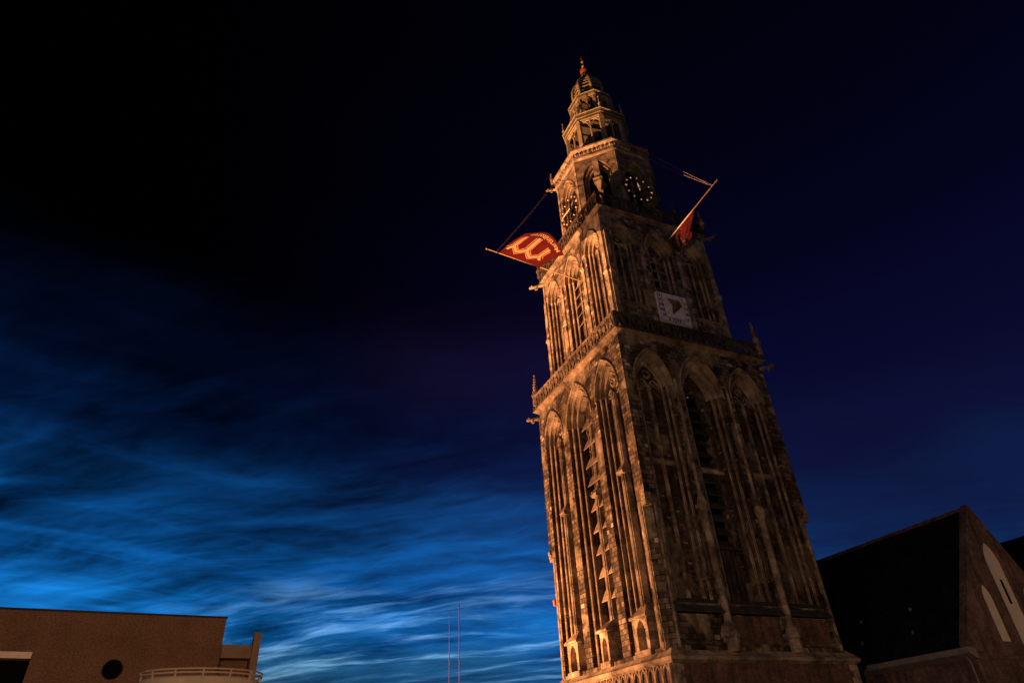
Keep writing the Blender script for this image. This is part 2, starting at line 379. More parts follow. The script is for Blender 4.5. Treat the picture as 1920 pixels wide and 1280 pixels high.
# ---------------------------------------------------------------- plinth (z 0 - 8.4)
P = 8.75
b = MB(); b.ngon(0, 0, [(P, 0), (P, 8.0)], 4, PI/4); part('plinth_wall', b, 'brick', TOWER)
b = MB(); b.ngon(0, 0, [(P+.02, 7.62), (P+.30, 7.80), (P+.32, 8.02), (P+.10, 8.18), (8.45, 8.62)], 4, PI/4); part('string_course', b, 'stone', TOWER)
b = MB()        # blind arcade of ribs under the string course on the floodlit face
for i in range(19):
    u = -8.45+i*.94
    b.box(u-.10, u+.10, -P-.20, -P+.02, 3.6, 7.58)
    if i < 18:
        a = arch(.37, 6.9, 6.95, 5, uc=u+.47)
        b.tube([(p, -P-.1, q) for p, q in a], .085, 5)
        b.box(u+.10, u+.84, -P-.06, -P+.02, 7.36, 7.6)
part('blind_arcade', b, 'stone', TOWER, LEFT)
for sx in (-1, 1):
    b = MB(); z = 4.0; k = 0
    while z < 7.5:
        wd = .85 if k % 2 else .55
        x0, x1 = sorted((sx*(P-wd), sx*(P+.025))); b.box(x0, x1, -P-.025, -P+.4, z, z+.44); z += .45; k += 1
    part('corner_quoin', b, 'stone', TOWER, RIGHT)

# ---------------------------------------------------------------- lower stage (z 8.3 - 36)
A1, ZB1, ZT1, CH = 8.6, 8.3, 35.6, 19.5
BAY1 = [(-5.45, 1.95, 31.0), (0.0, 2.38, 30.7), (5.45, 1.95, 31.0)]
IN = .55
def stage1_wall(mullion, vb, rb):
    b = MB(); zb = 8.75 if mullion else 11.7
    holes = []
    for uc, hw, zs in BAY1:
        holes.append(arch(hw, zb, zs, uc=uc))
        if not mullion: holes.append([(uc-hw-.05, 9.0), (uc-hw-.05, 11.0), (uc+hw+.05, 11.0), (uc+hw+.05, 9.0)])
    c = A1-IN
    b.holed([(-c, ZB1), (-c, CH-.5), (-A1, CH), (-A1, ZT1), (A1, ZT1), (A1, CH), (c, CH-.5), (c, ZB1)], holes, lambda u, z: (u, -A1, z))
    b.face([(c, -A1, ZB1), (A1, -A1+IN, ZB1), (A1, -A1+IN, CH-.5), (c, -A1, CH-.5)])
    b.face([(c, -A1, CH-.5), (A1, -A1+IN, CH-.5), (A1, -A1, CH)])
    for uc, hw, zs in BAY1:
        mid = uc == 0
        ks = (1.0, .83, .66) if mid else (1.0, .82, .64)
        outs = [arch(hw*k, zb, zs, uc=uc) for k in ks]
        dp = (0, .42, .80, 1.5) if mid else (0, .38, .72, 1.0)
        if mid:
            recess(rb, A1, outs, dp, back=False, vault=vb, zs=zs)
            # back wall with tall openings above and below the transom
            hx = hw*ks[-1]
            tops = arch(1.02, 23.75, zs-.4, 7); lows = [(-1.0, 13.6 if mullion else 16.5), (-1.0, 23.2), (1.0, 23.2), (1.0, 13.6 if mullion else 16.5)]
            rb.holed(outs[-1], [tops, lows], lambda u, z: (u, -A1+1.5, z))
            for lp in (tops, lows):
                n = len(lp)
                for j in range(n):
                    p, q = lp[j], lp[(j+1) % n]
                    b.face([(p[0], -A1+1.5, p[1]), (q[0], -A1+1.5, q[1]), (q[0], -A1+2.3, q[1]), (p[0], -A1+2.3, p[1])])
        else:
            recess(rb, A1, outs, dp, vault=vb, zs=zs)
        if not mullion:
            lp = [(uc-hw-.05, 9.0), (uc-hw-.05, 11.0), (uc+hw+.05, 11.0), (uc+hw+.05, 9.0)]
            recess(b, A1, [lp], (0, .35))
    return b
def link_pair(name, ma, mb_, mt):      # the same masonry on opposite faces
    ma, mb_ = ma.mesh(name, mt), mb_.mesh(name, mt)
    for me, rots in ((ma, (LEFT, BACK)), (mb_, (RIGHT, FAR))):
        for r_ in rots: link(name, me, TOWER, r_)
v1, v2, r1, r2 = MB(), MB(), MB(), MB()
wl = stage1_wall(True, v1, r1).mesh('lower_stage_wall', 'wall'); wr = stage1_wall(False, v2, r2).mesh('lower_stage_wall', 'wall')
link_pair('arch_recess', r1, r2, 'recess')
link_pair('arch_vault', v1, v2, 'vault')
link('lower_stage_wall', wl, TOWER, LEFT); link('lower_stage_wall', wr, TOWER, RIGHT)
link('lower_stage_wall', wl, TOWER, BACK); link('lower_stage_wall', wr, TOWER, FAR)
b = MB(); b.ngon(0, 0, [(5.9, 8), (5.9, 38)], 4, PI/4); core = part('dark_core', b, 'black', TOWER)  # added near-black box that keeps the openings dark

def mouldings(A, uc, hw, zb, zs, ks, dp, r, parent, rot, mt='stone', extra=None, hood=True):
    """roll mouldings and shafts of one arched bay"""
    b = MB()
    for k in range(1, len(ks)):
        o = arch(hw*ks[k]+r*.4, zb, zs, uc=uc); sweep(b, A, o, dp[k]-r*.15, r, 7)
        o = arch(hw*(ks[k-1]*.5+ks[k]*.5)+.02, zb, zs, uc=uc); sweep(b, A, o, dp[k]-.02, r*.55, 6)
    if hood:
        o = arch(hw+.07, zs-.3, zs, uc=uc); sweep(b, A, o, -.02, .12, 6)
    else:
        o = arch(hw+.02, zb, zs, uc=uc); sweep(b, A, o, .02, .08, 6)
    for k in range(1, len(ks)):      # capitals
        for sx in (-1, 1):
            u = uc+sx*(hw*ks[k]+r*.4); y = -A+dp[k]-r*.15
            b.ngon(u, y, [(r*1.0, zs-.35), (r*1.7, zs-.1), (r*1.7, zs+.02), (r*1.0, zs+.06)], 6)
    if extra: extra(b)
    return part('arch_moulding', b, mt, parent, rot)
def tracery(b, A, d, uc, hw, zs, r):
    """two sub-arches and a ring in the head of a blind bay"""
    for sx in (-1, 1):
        o = arch(hw*.47, zs-.5, zs-.4, 6, uc=uc+sx*hw*.5); b.tube([(u, -A+d, z) for u, z in o], r, 5)
        for tt in (-.22, .22):
            o = [(uc+sx*hw*.5+hw*.17*math.cos(a)+tt*hw, -A+d, zs+.0+hw*.17*math.sin(a)) for a in [i*PI/4 for i in range(8)]]; b.tube(o, r*.7, 5, True)
    zc = zs+hw*.95
    b.tube([(uc+hw*.33*math.cos(i*PI/6), -A+d, zc+hw*.33*math.sin(i*PI/6)) for i in range(12)], r, 5, True)
    for i in range(4):
        a = i*PI/2+PI/4; b.ball((uc+hw*.24*math.cos(a), -A+d, zc+hw*.24*math.sin(a)), r*1.5, 6)
def gablet(b, uc, A, d0, d1, w, z0, z1):
    """small gabled weathering on a mullion: block below, pointed roof sloping back above"""
    y0, y1 = -A+d0, -A+d1
    b.loft([[(uc-w, y0, z0), (uc+w, y0, z0), (uc+w, y1, z0), (uc-w, y1, z0)],
            [(uc-w*1.25, y0-.12, z0+.25), (uc+w*1.25, y0-.12, z0+.25), (uc+w*1.25, y1, z0+.25), (uc-w*1.25, y1, z0+.25)],
            [(uc-w*.3, y1-.12, z1), (uc+w*.3, y1-.12, z1), (uc+w*.3, y1, z1), (uc-w*.3, y1, z1)]])
def canopy(uc, A, parent, rot, w, d0, zb, zt):
    """niche canopy at the foot of a mullion: hollow block with arched openings and a steep roof"""
    b = MB(); y0, y1 = -A-.12, -A+d0; h = w
    ze = zb+(zt-zb)*.66
    op = arch(h*.62, zb+.15, ze-1.05, 6, uc=uc)
    b.holed([(uc-h, zb), (uc-h, ze), (uc+h, ze), (uc+h, zb)], [op], lambda u, z: (u, y0, z))
    n = len(op)
    for j in range(n):
        p, q = op[j], op[(j+1) % n]; b.face([(p[0], y0, p[1]), (q[0], y0, q[1]), (q[0], y0+.55, q[1]), (p[0], y0+.55, p[1])])
    b.holed(op, [], lambda u, z: (u, y0+.55, z))
    for sx in (-1, 1):
        b.face([(uc+sx*h, y0, zb), (uc+sx*h, y1, zb), (uc+sx*h, y1, ze), (uc+sx*h, y0, ze)])
    e = .22
    b.loft([[(uc-h-e, y0-e, ze), (uc+h+e, y0-e, ze), (uc+h+e, y1, ze), (uc-h-e, y1, ze)],
            [(uc-h-e, y0-e, ze+.18), (uc+h+e, y0-e, ze+.18), (uc+h+e, y1, ze+.18), (uc-h-e, y1, ze+.18)],
            [(uc-.2, y1-.35, zt), (uc+.2, y1-.35, zt), (uc+.2, y1, zt), (uc-.2, y1, zt)]])
    b.box(uc-h-.12, uc+h+.12, y0-.14, y1, zb-.3, zb+.12)
    part('niche_canopy', b, 'stone', parent, rot)

# floodlit face of the lower stage
for uc, hw, zs in BAY1:
    mid = uc == 0
    ks = (1.0, .83, .66) if mid else (1.0, .82, .64); dp = (0, .42, .80, 1.5) if mid else (0, .38, .72, 1.0)
    def ex(b, uc=uc, hw=hw, zs=zs, mid=mid):
        db = 1.5 if mid else 1.0
        if not mid: tracery(b, A1, db-.08, uc, hw*.62, zs, .085)
        else:
            for sx in (-1, 1):
                o = arch(.48, zs-1.0, zs-.9, 6, uc=sx*.52); b.tube([(u, -A1+1.42, z) for u, z in o], .09, 5)
    mouldings(A1, uc, hw, 8.75, zs, ks, dp, .08, TOWER, LEFT, 'stone', ex)
    b = MB(); d1 = 1.5 if mid else 1.0; f = d1-.62
    b.box(uc-.19, uc+.19, -A1+f+.22, -A1+d1, 23.6, zs-.2)
    b.box(uc-.26, uc+.26, -A1+f, -A1+d1, 11.2, 23.0)
    b.ngon(uc, -A1+f, [(.15, 11.2), (.15, 23.0)], 6); b.ngon(uc, -A1+f+.22, [(.10, 23.6), (.10, zs+.2)], 6)
    gablet(b, uc, A1, f-.22, d1, .40, 22.8, 24.3)
    part('mullion', b, 'stone', TOWER, LEFT)
    canopy(uc, A1, TOWER, LEFT, .92 if not mid else .62, d1, 8.75, 12.3)
def louvres(A, d, hw, zs, parent, rot, ddep=.85, drop=.9, name='louvre', th=.1, mt='louvre'):
    for z in zs:
        b = MB(); y0, y1 = -A+d-.12, -A+d+ddep
        b.loft([[(-hw, y0, z-drop), (hw, y0, z-drop), (hw, y0, z-drop+th), (-hw, y0, z-drop+th)],
                [(-hw, y1, z), (hw, y1, z), (hw, y1, z+th), (-hw, y1, z+th)]])
        part(name, b, mt, parent, rot)
louvres(A1, 1.05, 1.3, [31.0, 29.0, 27.0, 25.2], TOWER, LEFT, .36, 1.0)
louvres(A1, 1.05, 1.3, [22.7, 20.7, 18.7, 16.7, 14.7], TOWER, LEFT, .36, 1.0)
b = MB()
for z in (23.2,):
    b.box(-1.55, 1.55, -A1+1.18, -A1+1.55, z, z+.5)
part('transom', b, 'stone', TOWER, LEFT)

# darker face of the lower stage
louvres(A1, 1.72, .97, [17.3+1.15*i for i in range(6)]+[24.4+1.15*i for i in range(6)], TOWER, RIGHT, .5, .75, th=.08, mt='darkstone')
for uc, hw, zs in BAY1:
    mid = uc == 0
    ks = (1.0, .83, .66) if mid else (1.0, .82, .64); dp = (0, .42, .80, 1.5) if mid else (0, .38, .72, 1.0)
    def ex(b, uc=uc, hw=hw, zs=zs, mid=mid):
        db = 1.5 if mid else 1.0
        if not mid:
            tracery(b, A1, db-.08, uc, hw*.62, zs, .075)
            b.box(uc-.12, uc+.12, -A1+db-.22, -A1+db, 11.75, zs-.3)
    mouldings(A1, uc, hw, 11.75, zs, ks, dp, .075, TOWER, RIGHT, 'stone', ex)
    b = MB(); hx = hw*ks[-1]-.05
    b.loft([[(uc-hx, -A1+dp[-1]-.18, 23.15), (uc+hx, -A1+dp[-1]-.18, 23.15), (uc+hx, -A1+dp[-1]+.03, 23.15), (uc-hx, -A1+dp[-1]+.03, 23.15)],
            [(uc-hx, -A1+dp[-1]-.22, 23.5), (uc+hx, -A1+dp[-1]-.22, 23.5), (uc+hx, -A1+dp[-1]+.03, 23.75), (uc-hx, -A1+dp[-1]+.03, 23.75)]])
    part('transom', b, 'stone', TOWER, RIGHT)
    b = MB(); h2 = hw+.22          # slated weathering over the blind panel
    b.loft([[(uc-h2, -A1-.28, 11.0), (uc+h2, -A1-.28, 11.0), (uc+h2, -A1+.6, 11.0), (uc-h2, -A1+.6, 11.0)],
            [(uc-h2, -A1-.28, 11.1), (uc+h2, -A1-.28, 11.1), (uc+h2, -A1+.6, 11.1), (uc-h2, -A1+.6, 11.1)],
            [(uc-h2+.2, -A1+.35, 12.1), (uc+h2-.2, -A1+.35, 12.1), (uc+h2-.2, -A1+.6, 12.1), (uc-h2+.2, -A1+.6, 12.1)]])
    part('slate_ledge', b, 'lead', TOWER, RIGHT)
    b = MB()
    b.holed([(uc-hw, 9.05), (uc-hw, 10.95), (uc+hw, 10.95), (uc+hw, 9.05)], [], lambda u, z: (u, -A1+.33, z))
    part('blind_panel', b, 'wall' if uc < -1 else 'brick', TOWER, RIGHT)
b = MB()       # brick infill with ribs under the lower opening of the middle bay
for u in (-.75, -.25, .25, .75): b.box(u-.07, u+.07, -A1+1.3, -A1+1.52, 11.75, 16.4)
b.box(-1.3, 1.3, -A1+1.15, -A1+1.55, 16.35, 16.55)
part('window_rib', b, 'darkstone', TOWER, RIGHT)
for u in (-3.02, 3.02):
    b = MB()
    b.ngon(u, -A1, [(.30, 9.6), (.30, 19.0)], 6); b.ngon(u, -A1+.02, [(.17, 19.4), (.15, 31.5)], 6)
    b.ngon(u, -A1, [(.30, 18.9), (.5, 19.2), (.5, 19.45), (.15, 20.6)], 6)
    b.ngon(u, -A1, [(.5, 8.35), (.5, 9.3), (.62, 9.4), (.62, 9.65), (.30, 10.6)], 6)
    part('pier_shaft', b, 'stone', TOWER, RIGHT)
for rot in (LEFT, RIGHT):        # corner corbels where the chamfer starts
    for sx in (-1, 1):
        b = MB()
        for k in range(3):
            x0, x1 = sorted((sx*(A1-.62+.16*k), sx*(A1+.0+.05*k))); b.box(x0, x1, -A1-.03-.05*k, -A1+.5, CH-.45+.33*k, CH-.15+.33*k)
        b.ngon(sx*(A1-.80), -A1+.02, [(.13, 8.6), (.13, CH-.3)], 6)
        part('corner_corbel', b, 'stone', TOWER, rot)

# ---------------------------------------------------------------- first gallery
def gallery(z0, z1, Aw, Ap, rot, step, mt, cornice_mt='oct', ringr=.11):
    b = MB()
    L = Ap
    b.loft([[(-Aw, -Aw+.02, z0-.5), (Aw, -Aw+.02, z0-.5), (Aw, -Aw+1, z0-.5), (-Aw, -Aw+1, z0-.5)],
            [(-L, -L+.1, z0-.2), (L, -L+.1, z0-.2), (L, -L+1, z0-.2), (-L, -L+1, z0-.2)],
            [(-L-.1, -L-.1, z0-.1), (L+.1, -L-.1, z0-.1), (L+.1, -L+1, z0-.1), (-L-.1, -L+1, z0-.1)],
            [(-L-.1, -L-.1, z0), (L+.1, -L-.1, z0), (L+.1, -L+1, z0), (-L-.1, -L+1, z0)]])
    part('cornice', b, cornice_mt, TOWER, rot)
    b = MB()
    b.box(-L-.04, L+.04, -L-.06, -L+.2, z1-.17, z1); b.box(-L, L, -L-.02, -L+.18, z0, z0+.14)
    n = int(2*L/step); st = 2*L/n; hm = (z0+z1)/2; rr = (z1-z0-.31)/2*.97
    for i in range(n+1): b.box(-L+i*st-.07, -L+i*st+.07, -L-.03, -L+.16, z0+.14, z1-.17)
    for i in range(n):
        u = -L+(i+.5)*st; ry = min(st*.46, rr)
        for sx in (-1, 1):        # flowing tracery: two leaning mouchettes and cusps per panel
            pts = [(u+sx*(st*.22)+st*.2*math.cos(a)-sx*.12*math.sin(a), -L+.07, hm+rr*.95*math.sin(a)) for a in [j*PI/5 for j in range(10)]]
            b.tube(pts, ringr*.72, 5, True)
        b.tube([(u+ry*.36*math.cos(j*PI/4), -L+.05, hm+ry*.36*math.sin(j*PI/4)) for j in range(8)], ringr*.8, 5, True)
    part('parapet', b, mt, TOWER, rot)
def pinnacle(x, y, z0, z1, r, mt='stone'):
    b = MB(); h = z1-z0
    b.ngon(x, y, [(r, z0), (r, z0+h*.3), (r*1.3, z0+h*.31), (r*1.3, z0+h*.36), (r*.8, z0+h*.38), (.05, z1)], 8)
    for k in range(6):
        zz = z0+h*(.44+k*.085); rr = r*.8*(1-(zz-z0-h*.38)/(h*.62))+.03
        for j in range(4): b.ball((x+rr*math.cos(j*PI/2+k*.4), y+rr*math.sin(j*PI/2+k*.4), zz), .095, 5)
    b.ball((x, y, z1), .12, 6)
    part('pinnacle', b, mt, TOWER)
def gargoyle(x, y, z, ang, L, r, mt='stone'):
    b = MB(); d = Vector((math.cos(ang), math.sin(ang), 0)); p = Vector((x, y, z))
    pts = [p-d*.6, p, p+d*L*.35+Vector((0, 0, .06)), p+d*L*.6+Vector((0, 0, .03)), p+d*L*.72+Vector((0, 0, .12)), p+d*L*.9+Vector((0, 0, .08)), p+d*L+Vector((0, 0, -.02))]
    b.tube(pts, [r, r*.95, r*.75, r*.6, r*.95, r*.8, r*.35], 8)
    s = Vector((-d.y, d.x, 0))
    for k in (-1, 1):
        q = p+d*L*.75+s*k*r*.7+Vector((0, 0, r)); b.ball(q, r*.35, 6)
        b.tube([p+d*L*.3+s*k*r*.5, p+d*L*.42+s*k*r*.8+Vector((0, 0, -r*1.1)), p+d*L*.58+s*k*r*.6+Vector((0, 0, -r*1.2))], [r*.4, r*.35, r*.25], 5)
    part('gargoyle', b, mt, TOWER, smooth=True)
for rot in (LEFT, RIGHT, BACK, FAR): gallery(36.0, 37.85, A1, 8.95, rot, 1.2, 'oct' if rot == LEFT else 'darkstone')  # parapet stone is paler on one side, darker on the other three
b = MB()                                       # gallery floor
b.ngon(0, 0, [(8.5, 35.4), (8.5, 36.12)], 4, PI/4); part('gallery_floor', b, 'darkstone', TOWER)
for x, y in ((-8.7, 8.7), (8.8, -8.8), (8.8, 8.8)): pinnacle(x, y, 36.6, 40.7, .34)
gargoyle(-8.7, 8.7, 35.0, PI*.75, 1.3, .25); gargoyle(8.7, -8.7, 35.0, -PI*.25, 1.15, .25)

# ---------------------------------------------------------------- middle stage (z 36 - 54)
A2, ZT2 = 7.2, 53.6
BAY2 = [(-4.75, 1.42, 49.9), (0.0, 1.68, 49.6), (4.75, 1.42, 49.9)]
KS2 = (1.0, .78, .58)
def stage2_wall(panel, vb, rb):
    b = MB(); holes = [arch(hw, 41.2 if (panel and uc) else 38.2, zs, uc=uc) for uc, hw, zs in BAY2]
    b.holed([(-A2, 36), (-A2, ZT2), (A2, ZT2), (A2, 36)], holes, lambda u, z: (u, -A2, z))
    for uc, hw, zs in BAY2:
        zb = 41.2 if (panel and uc) else 38.2; outs = [arch(hw*k, zb, zs, uc=uc) for k in KS2]
        if uc: recess(rb, A2, outs, (0, .36, .68, .95), vault=vb, zs=zs)
        else:
            recess(rb, A2, outs, (0, .38, .72, 1.15), back=False, vault=vb, zs=zs)
            op = arch(.78, 43.0, zs-.3, 7); rb.holed(outs[-1], [op], lambda u, z: (u, -A2+1.15, z))
            for j in range(len(op)):
                p, q = op[j], op[(j+1) % len(op)]
                b.face([(p[0], -A2+1.15, p[1]), (q[0], -A2+1.15, q[1]), (q[0], -A2+1.9, q[1]), (p[0], -A2+1.9, p[1])])
    return b
v1, v2, r1, r2 = MB(), MB(), MB(), MB()
w2l = stage2_wall(False, v1, r1).mesh('middle_stage_wall', 'upper'); w2r = stage2_wall(True, v2, r2).mesh('middle_stage_wall', 'upper')
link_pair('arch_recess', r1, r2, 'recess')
link_pair('arch_vault', v1, v2, 'vault')
link('middle_stage_wall', w2l, TOWER, LEFT); link('middle_stage_wall', w2r, TOWER, RIGHT)
link('middle_stage_wall', w2l, TOWER, BACK); link('middle_stage_wall', w2r, TOWER, FAR)
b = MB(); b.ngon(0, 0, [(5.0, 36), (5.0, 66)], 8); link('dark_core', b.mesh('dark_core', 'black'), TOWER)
for rot in (LEFT, RIGHT):
    for uc, hw, zs in BAY2:
        zb = 41.25 if (rot == RIGHT and uc) else 38.25
        def ex(b, uc=uc, hw=hw, zs=zs, zb=zb, rot=rot):
            if uc:
                tracery(b, A2, .88, uc, hw*.56, zs, .075)
                b.ngon(uc, -A2+.78, [(.12, zb), (.11, zs)], 6)
            else:
                for sx in (-1, 1):
                    o = arch(.37, zs-.9, zs-.8, 6, uc=sx*.39); b.tube([(u, -A2+1.08, z) for u, z in o], .08, 5)
                b.ngon(0, -A2+.92, [(.13, 38.3), (.12, zs-.1)], 6)
        mouldings(A2, uc, hw, zb, zs, KS2, (0, .36, .68, .95) if uc else (0, .38, .72, 1.15), .095, TOWER, rot, 'stone', ex)
    louvres(A2, .80, .95, [49.0, 47.7, 46.4, 45.1, 43.8], TOWER, rot, .32, .8, th=.07)
for sx in (-1, 1):       # thin corner buttresses and pier buttresses with small gabled weatherings
    b = MB()
    b.box(*sorted((sx*(A2-.62), sx*(A2-.08))), -A2-.16, -A2+.1, 37, 50.4); b.box(*sorted((sx*(A2-.5), sx*(A2-.14))), -A2-.1, -A2+.1, 50.4, 53.2)
    gablet(b, sx*(A2-.35), A2, -.2, .0, .3, 44.5, 45.6)
    b2 = MB(); b2.box(*sorted((sx*2.3, sx*2.75)), -A2-.14, -A2+.1, 37, 48.6)
    gablet(b2, sx*2.52, A2, -.18, .0, .26, 48.3, 49.7); gablet(b2, sx*2.52, A2, -.2, .0, .28, 43.0, 44.2)
    for me_ in (b.mesh('buttress', 'stone'), b2.mesh('buttress', 'stone')):
        for rot in (LEFT, RIGHT, BACK, FAR): link('buttress', me_, TOWER, rot)
for sx in (-1, 1):
    b = MB(); uc = sx*4.75; b.box(uc-1.5, uc+1.5, -A2-.12, -A2+.1, 40.75, 41.1)
    part('sill_ledge', b, 'stone', TOWER, RIGHT)
b = MB(); b.loft([[(-4.75+a*.75, -A2-.10-dd, 38.4+c*.75) for a, c in ((-1, .9), (-.4, .55), (0, .85), (.4, .55), (1, .9), (.55, .1), (0, -.9), (-.55, .1))] for dd in (0, .14)])
part('carved_shield', b, 'shieldc', TOWER, RIGHT)

# sundial
sd = MB(); SA = A2+.30
sd.box(-1.93, 1.93, -SA, -A2+.2, 39.35, 43.2); dial = part('sundial', sd, 'dial', TOWER, RIGHT, label='square white sundial with black numerals')
def text_verts(txt, size=1.0, bold=0.0):
    cu = bpy.data.curves.new('t', 'FONT'); cu.body = txt; cu.size = size; cu.align_x = 'CENTER'; cu.align_y = 'CENTER'; cu.resolution_u = 2; cu.offset = bold
    ob = bpy.data.objects.new('t', cu); me = bpy.data.meshes.new_from_object(ob)
    v = [tuple(x.co) for x in me.vertices]; f = [tuple(p.vertices) for p in me.polygons]
    bpy.data.objects.remove(ob); bpy.data.meshes.remove(me); bpy.data.curves.remove(cu)
    return v, f
def put_text(mb, txt, size, fn, bold=0.0):
    v, f = text_verts(txt, size, bold); b0 = len(mb.v)
    mb.v += [tuple(fn(x, y)) for x, y, _ in v]; mb.f += [tuple(b0+i for i in q) for q in f]
ink = MB(); zc = 41.3
cu_, cz_ = .1, 42.35
nums = ['V', 'VI', 'VII', 'VIII', 'IX', 'X', 'XI', 'XII', 'I', 'II', 'III', 'IV', 'V']
ring_pts = [(-1.6, 42.75), (-1.6, 42.15), (-1.6, 41.5), (-1.6, 40.85), (-1.45, 40.2), (-.9, 39.75), (-.3, 39.75), (.3, 39.75), (.9, 39.75), (1.55, 40.2), (1.6, 40.9), (1.6, 41.6), (1.6, 42.3)]
for s_, (pu, pz) in zip(nums, ring_pts): put_text(ink, s_, .60, lambda x, y, pu=pu, pz=pz: (pu+x*.85, -SA-.012, pz+y), .022)
def line(mb, p, q, wd, y):
    dx_, dz_ = q[0]-p[0], q[1]-p[1]; L = math.hypot(dx_, dz_); nx_, nz_ = -dz_/L*wd/2, dx_/L*wd/2
    mb.face([(p[0]+nx_, y, p[1]+nz_), (q[0]+nx_, y, q[1]+nz_), (q[0]-nx_, y, q[1]-nz_), (p[0]-nx_, y, p[1]-nz_)])
for p, q in (((-1.3, 40.05), (1.3, 40.05)), ((-1.3, 40.05), (-1.3, 43.0)), ((1.3, 40.05), (1.3, 43.0)), ((-1.85, 39.42), (1.85, 39.42)), ((-1.85, 39.42), (-1.85, 43.1)), ((1.85, 39.42), (1.85, 43.1))): line(ink, p, q, .055, -SA-.012)
part('dial_numeral', ink, 'ink', dial)
rays = MB()
for i in range(13):
    a = PI+PI*i/12*.97+.05; c_, s_ = math.cos(a), math.sin(a); k = 2.4
    k = min((1.26/abs(c_)) if abs(c_) > .01 else 9, (2.25/abs(s_)) if abs(s_) > .01 else 9)
    line(rays, (cu_+c_*.6*min(k, 1), cz_+s_*.6*min(k, 1)), (c_*k*.96+.0, cz_+s_*k*.96), .035, -SA-.009)
part('hour_line', rays, 'gnomon', dial)
gn = MB()
pa, pb, pc, pd, pe = [(-.71, 42.6), (.9, 42.55), (1.15, 41.85), (-.35, 40.45), (-.15, 41.75)]
tip = (.15, -SA-.75, 41.85)
q3 = lambda p: (p[0], -SA-.015, p[1])
for p, q in ((pa, pb), (pb, pc), (pc, pd), (pd, pe), (pe, pa)): gn.face([q3(p), q3(q), tip])
part('gnomon', gn, 'gnomon', dial)

# second gallery
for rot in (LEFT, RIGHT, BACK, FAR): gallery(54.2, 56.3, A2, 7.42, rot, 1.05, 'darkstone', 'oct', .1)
b = MB(); b.ngon(0, 0, [(7.1, 53.4), (7.1, 54.22)], 4, PI/4); part('gallery_floor', b, 'darkstone', TOWER)
for x, y in ((-7.42, 7.42), (7.42, -7.42), (7.42, 7.42)): pinnacle(x, y, 55.0, 58.2, .28, 'darkstone')
for u in (1.2, 3.6, 5.6): pinnacle(u, -7.42, 56.4, 58.0, .22, 'darkstone')
gargoyle(-7.3, 7.3, 53.7, PI*.75, 1.7, .25); gargoyle(7.3, -7.3, 53.6, -PI*.25, 1.5, .22)

# ---------------------------------------------------------------- octagon (z 54 - 69)
A3 = 6.15; S3 = A3*math.tan(PI/8)
def oct_wall(diag):
    b = MB(); hw = 1.62 if not diag else 1.9; zs = 63.0
    o0 = arch(hw, 56.6, zs)
    b.holed([(-S3, 53.8), (-S3, 68), (S3, 68), (S3, 53.8)], [o0], lambda u, z: (u, -A3, z))
    ks = (1.0, .84, .70)
    recess(b, A3, [arch(hw*k, 56.6, zs) for k in ks], (0, .35, .65, 1.1), back=False)
    return b
wc = oct_wall(False).mesh('octagon_wall', 'oct'); wd_ = oct_wall(True).mesh('octagon_wall', 'oct')
for k in range(8): link('octagon_wall', wc if k % 2 == 0 else wd_, TOWER, k*PI/4)
OM = MB()
for k_ in (.84, .70): sweep(OM, A3, arch(1.62*k_+.03, 56.6, 63.0), .35 if k_ > .8 else .65, .10, 7)
sweep(OM, A3, arch(1.70, 62.6, 63.0), -.03, .12, 6)
for sx in (-1, 1):
    o = arch(.5, 62.4, 62.5, 6, uc=sx*.55); OM.tube([(u, -A3+.95, z) for u, z in o], .09, 5)
OM.ngon(0, -A3+.95, [(.12, 56.7), (.11, 63)], 6)
for sx in (-1, 1): OM.box(*sorted((sx*(S3-.42), sx*(S3-.06))), -A3-.10, -A3+.1, 55, 67.4)
omm = OM.mesh('arch_moulding', 'stone')
OD = MB()
for k_ in (.84, .70): sweep(OD, A3, arch(1.9*k_+.03, 56.6, 63.0), .35 if k_ > .8 else .65, .10, 7)
OD.box(-.36, .36, -A3-.05, -A3+1.0, 62.6, 66.2); OD.loft([[(-.36, -A3-.05, 66.2), (.36, -A3-.05, 66.2), (.36, -A3+.4, 66.2), (-.36, -A3+.4, 66.2)], [(-.02, -A3+.1, 67.3), (.02, -A3+.1, 67.3), (.02, -A3+.2, 67.3), (-.02, -A3+.2, 67.3)]])
OD.loft([[(-.55, -A3-.35, 62.3), (.55, -A3-.35, 62.3), (.55, -A3+.5, 62.3), (-.55, -A3+.5, 62.3)], [(-.6, -A3-.42, 62.6), (.6, -A3-.42, 62.6), (.6, -A3+.5, 62.6), (-.6, -A3+.5, 62.6)]])
OD.loft([[(-.1, -A3+.2, 60.9), (.1, -A3+.2, 60.9), (.1, -A3+.5, 60.9), (-.1, -A3+.5, 60.9)], [(-.5, -A3-.3, 62.3), (.5, -A3-.3, 62.3), (.5, -A3+.5, 62.3), (-.5, -A3+.5, 62.3)]])
OD.box(-.3, .3, -A3+.35, -A3+1.0, 56.6, 61)
odm = OD.mesh('arch_moulding', 'stone')
for k in range(8): link('arch_moulding', omm if k % 2 == 0 else odm, TOWER, k*PI/4)
def polar(A, k, u, out=0.0):       # point on canonical face k (rotation k*45 deg)
    a = k*PI/4; x, y = u, -A-out
    return (x*math.cos(a)-y*math.sin(a), x*math.sin(a)+y*math.cos(a))
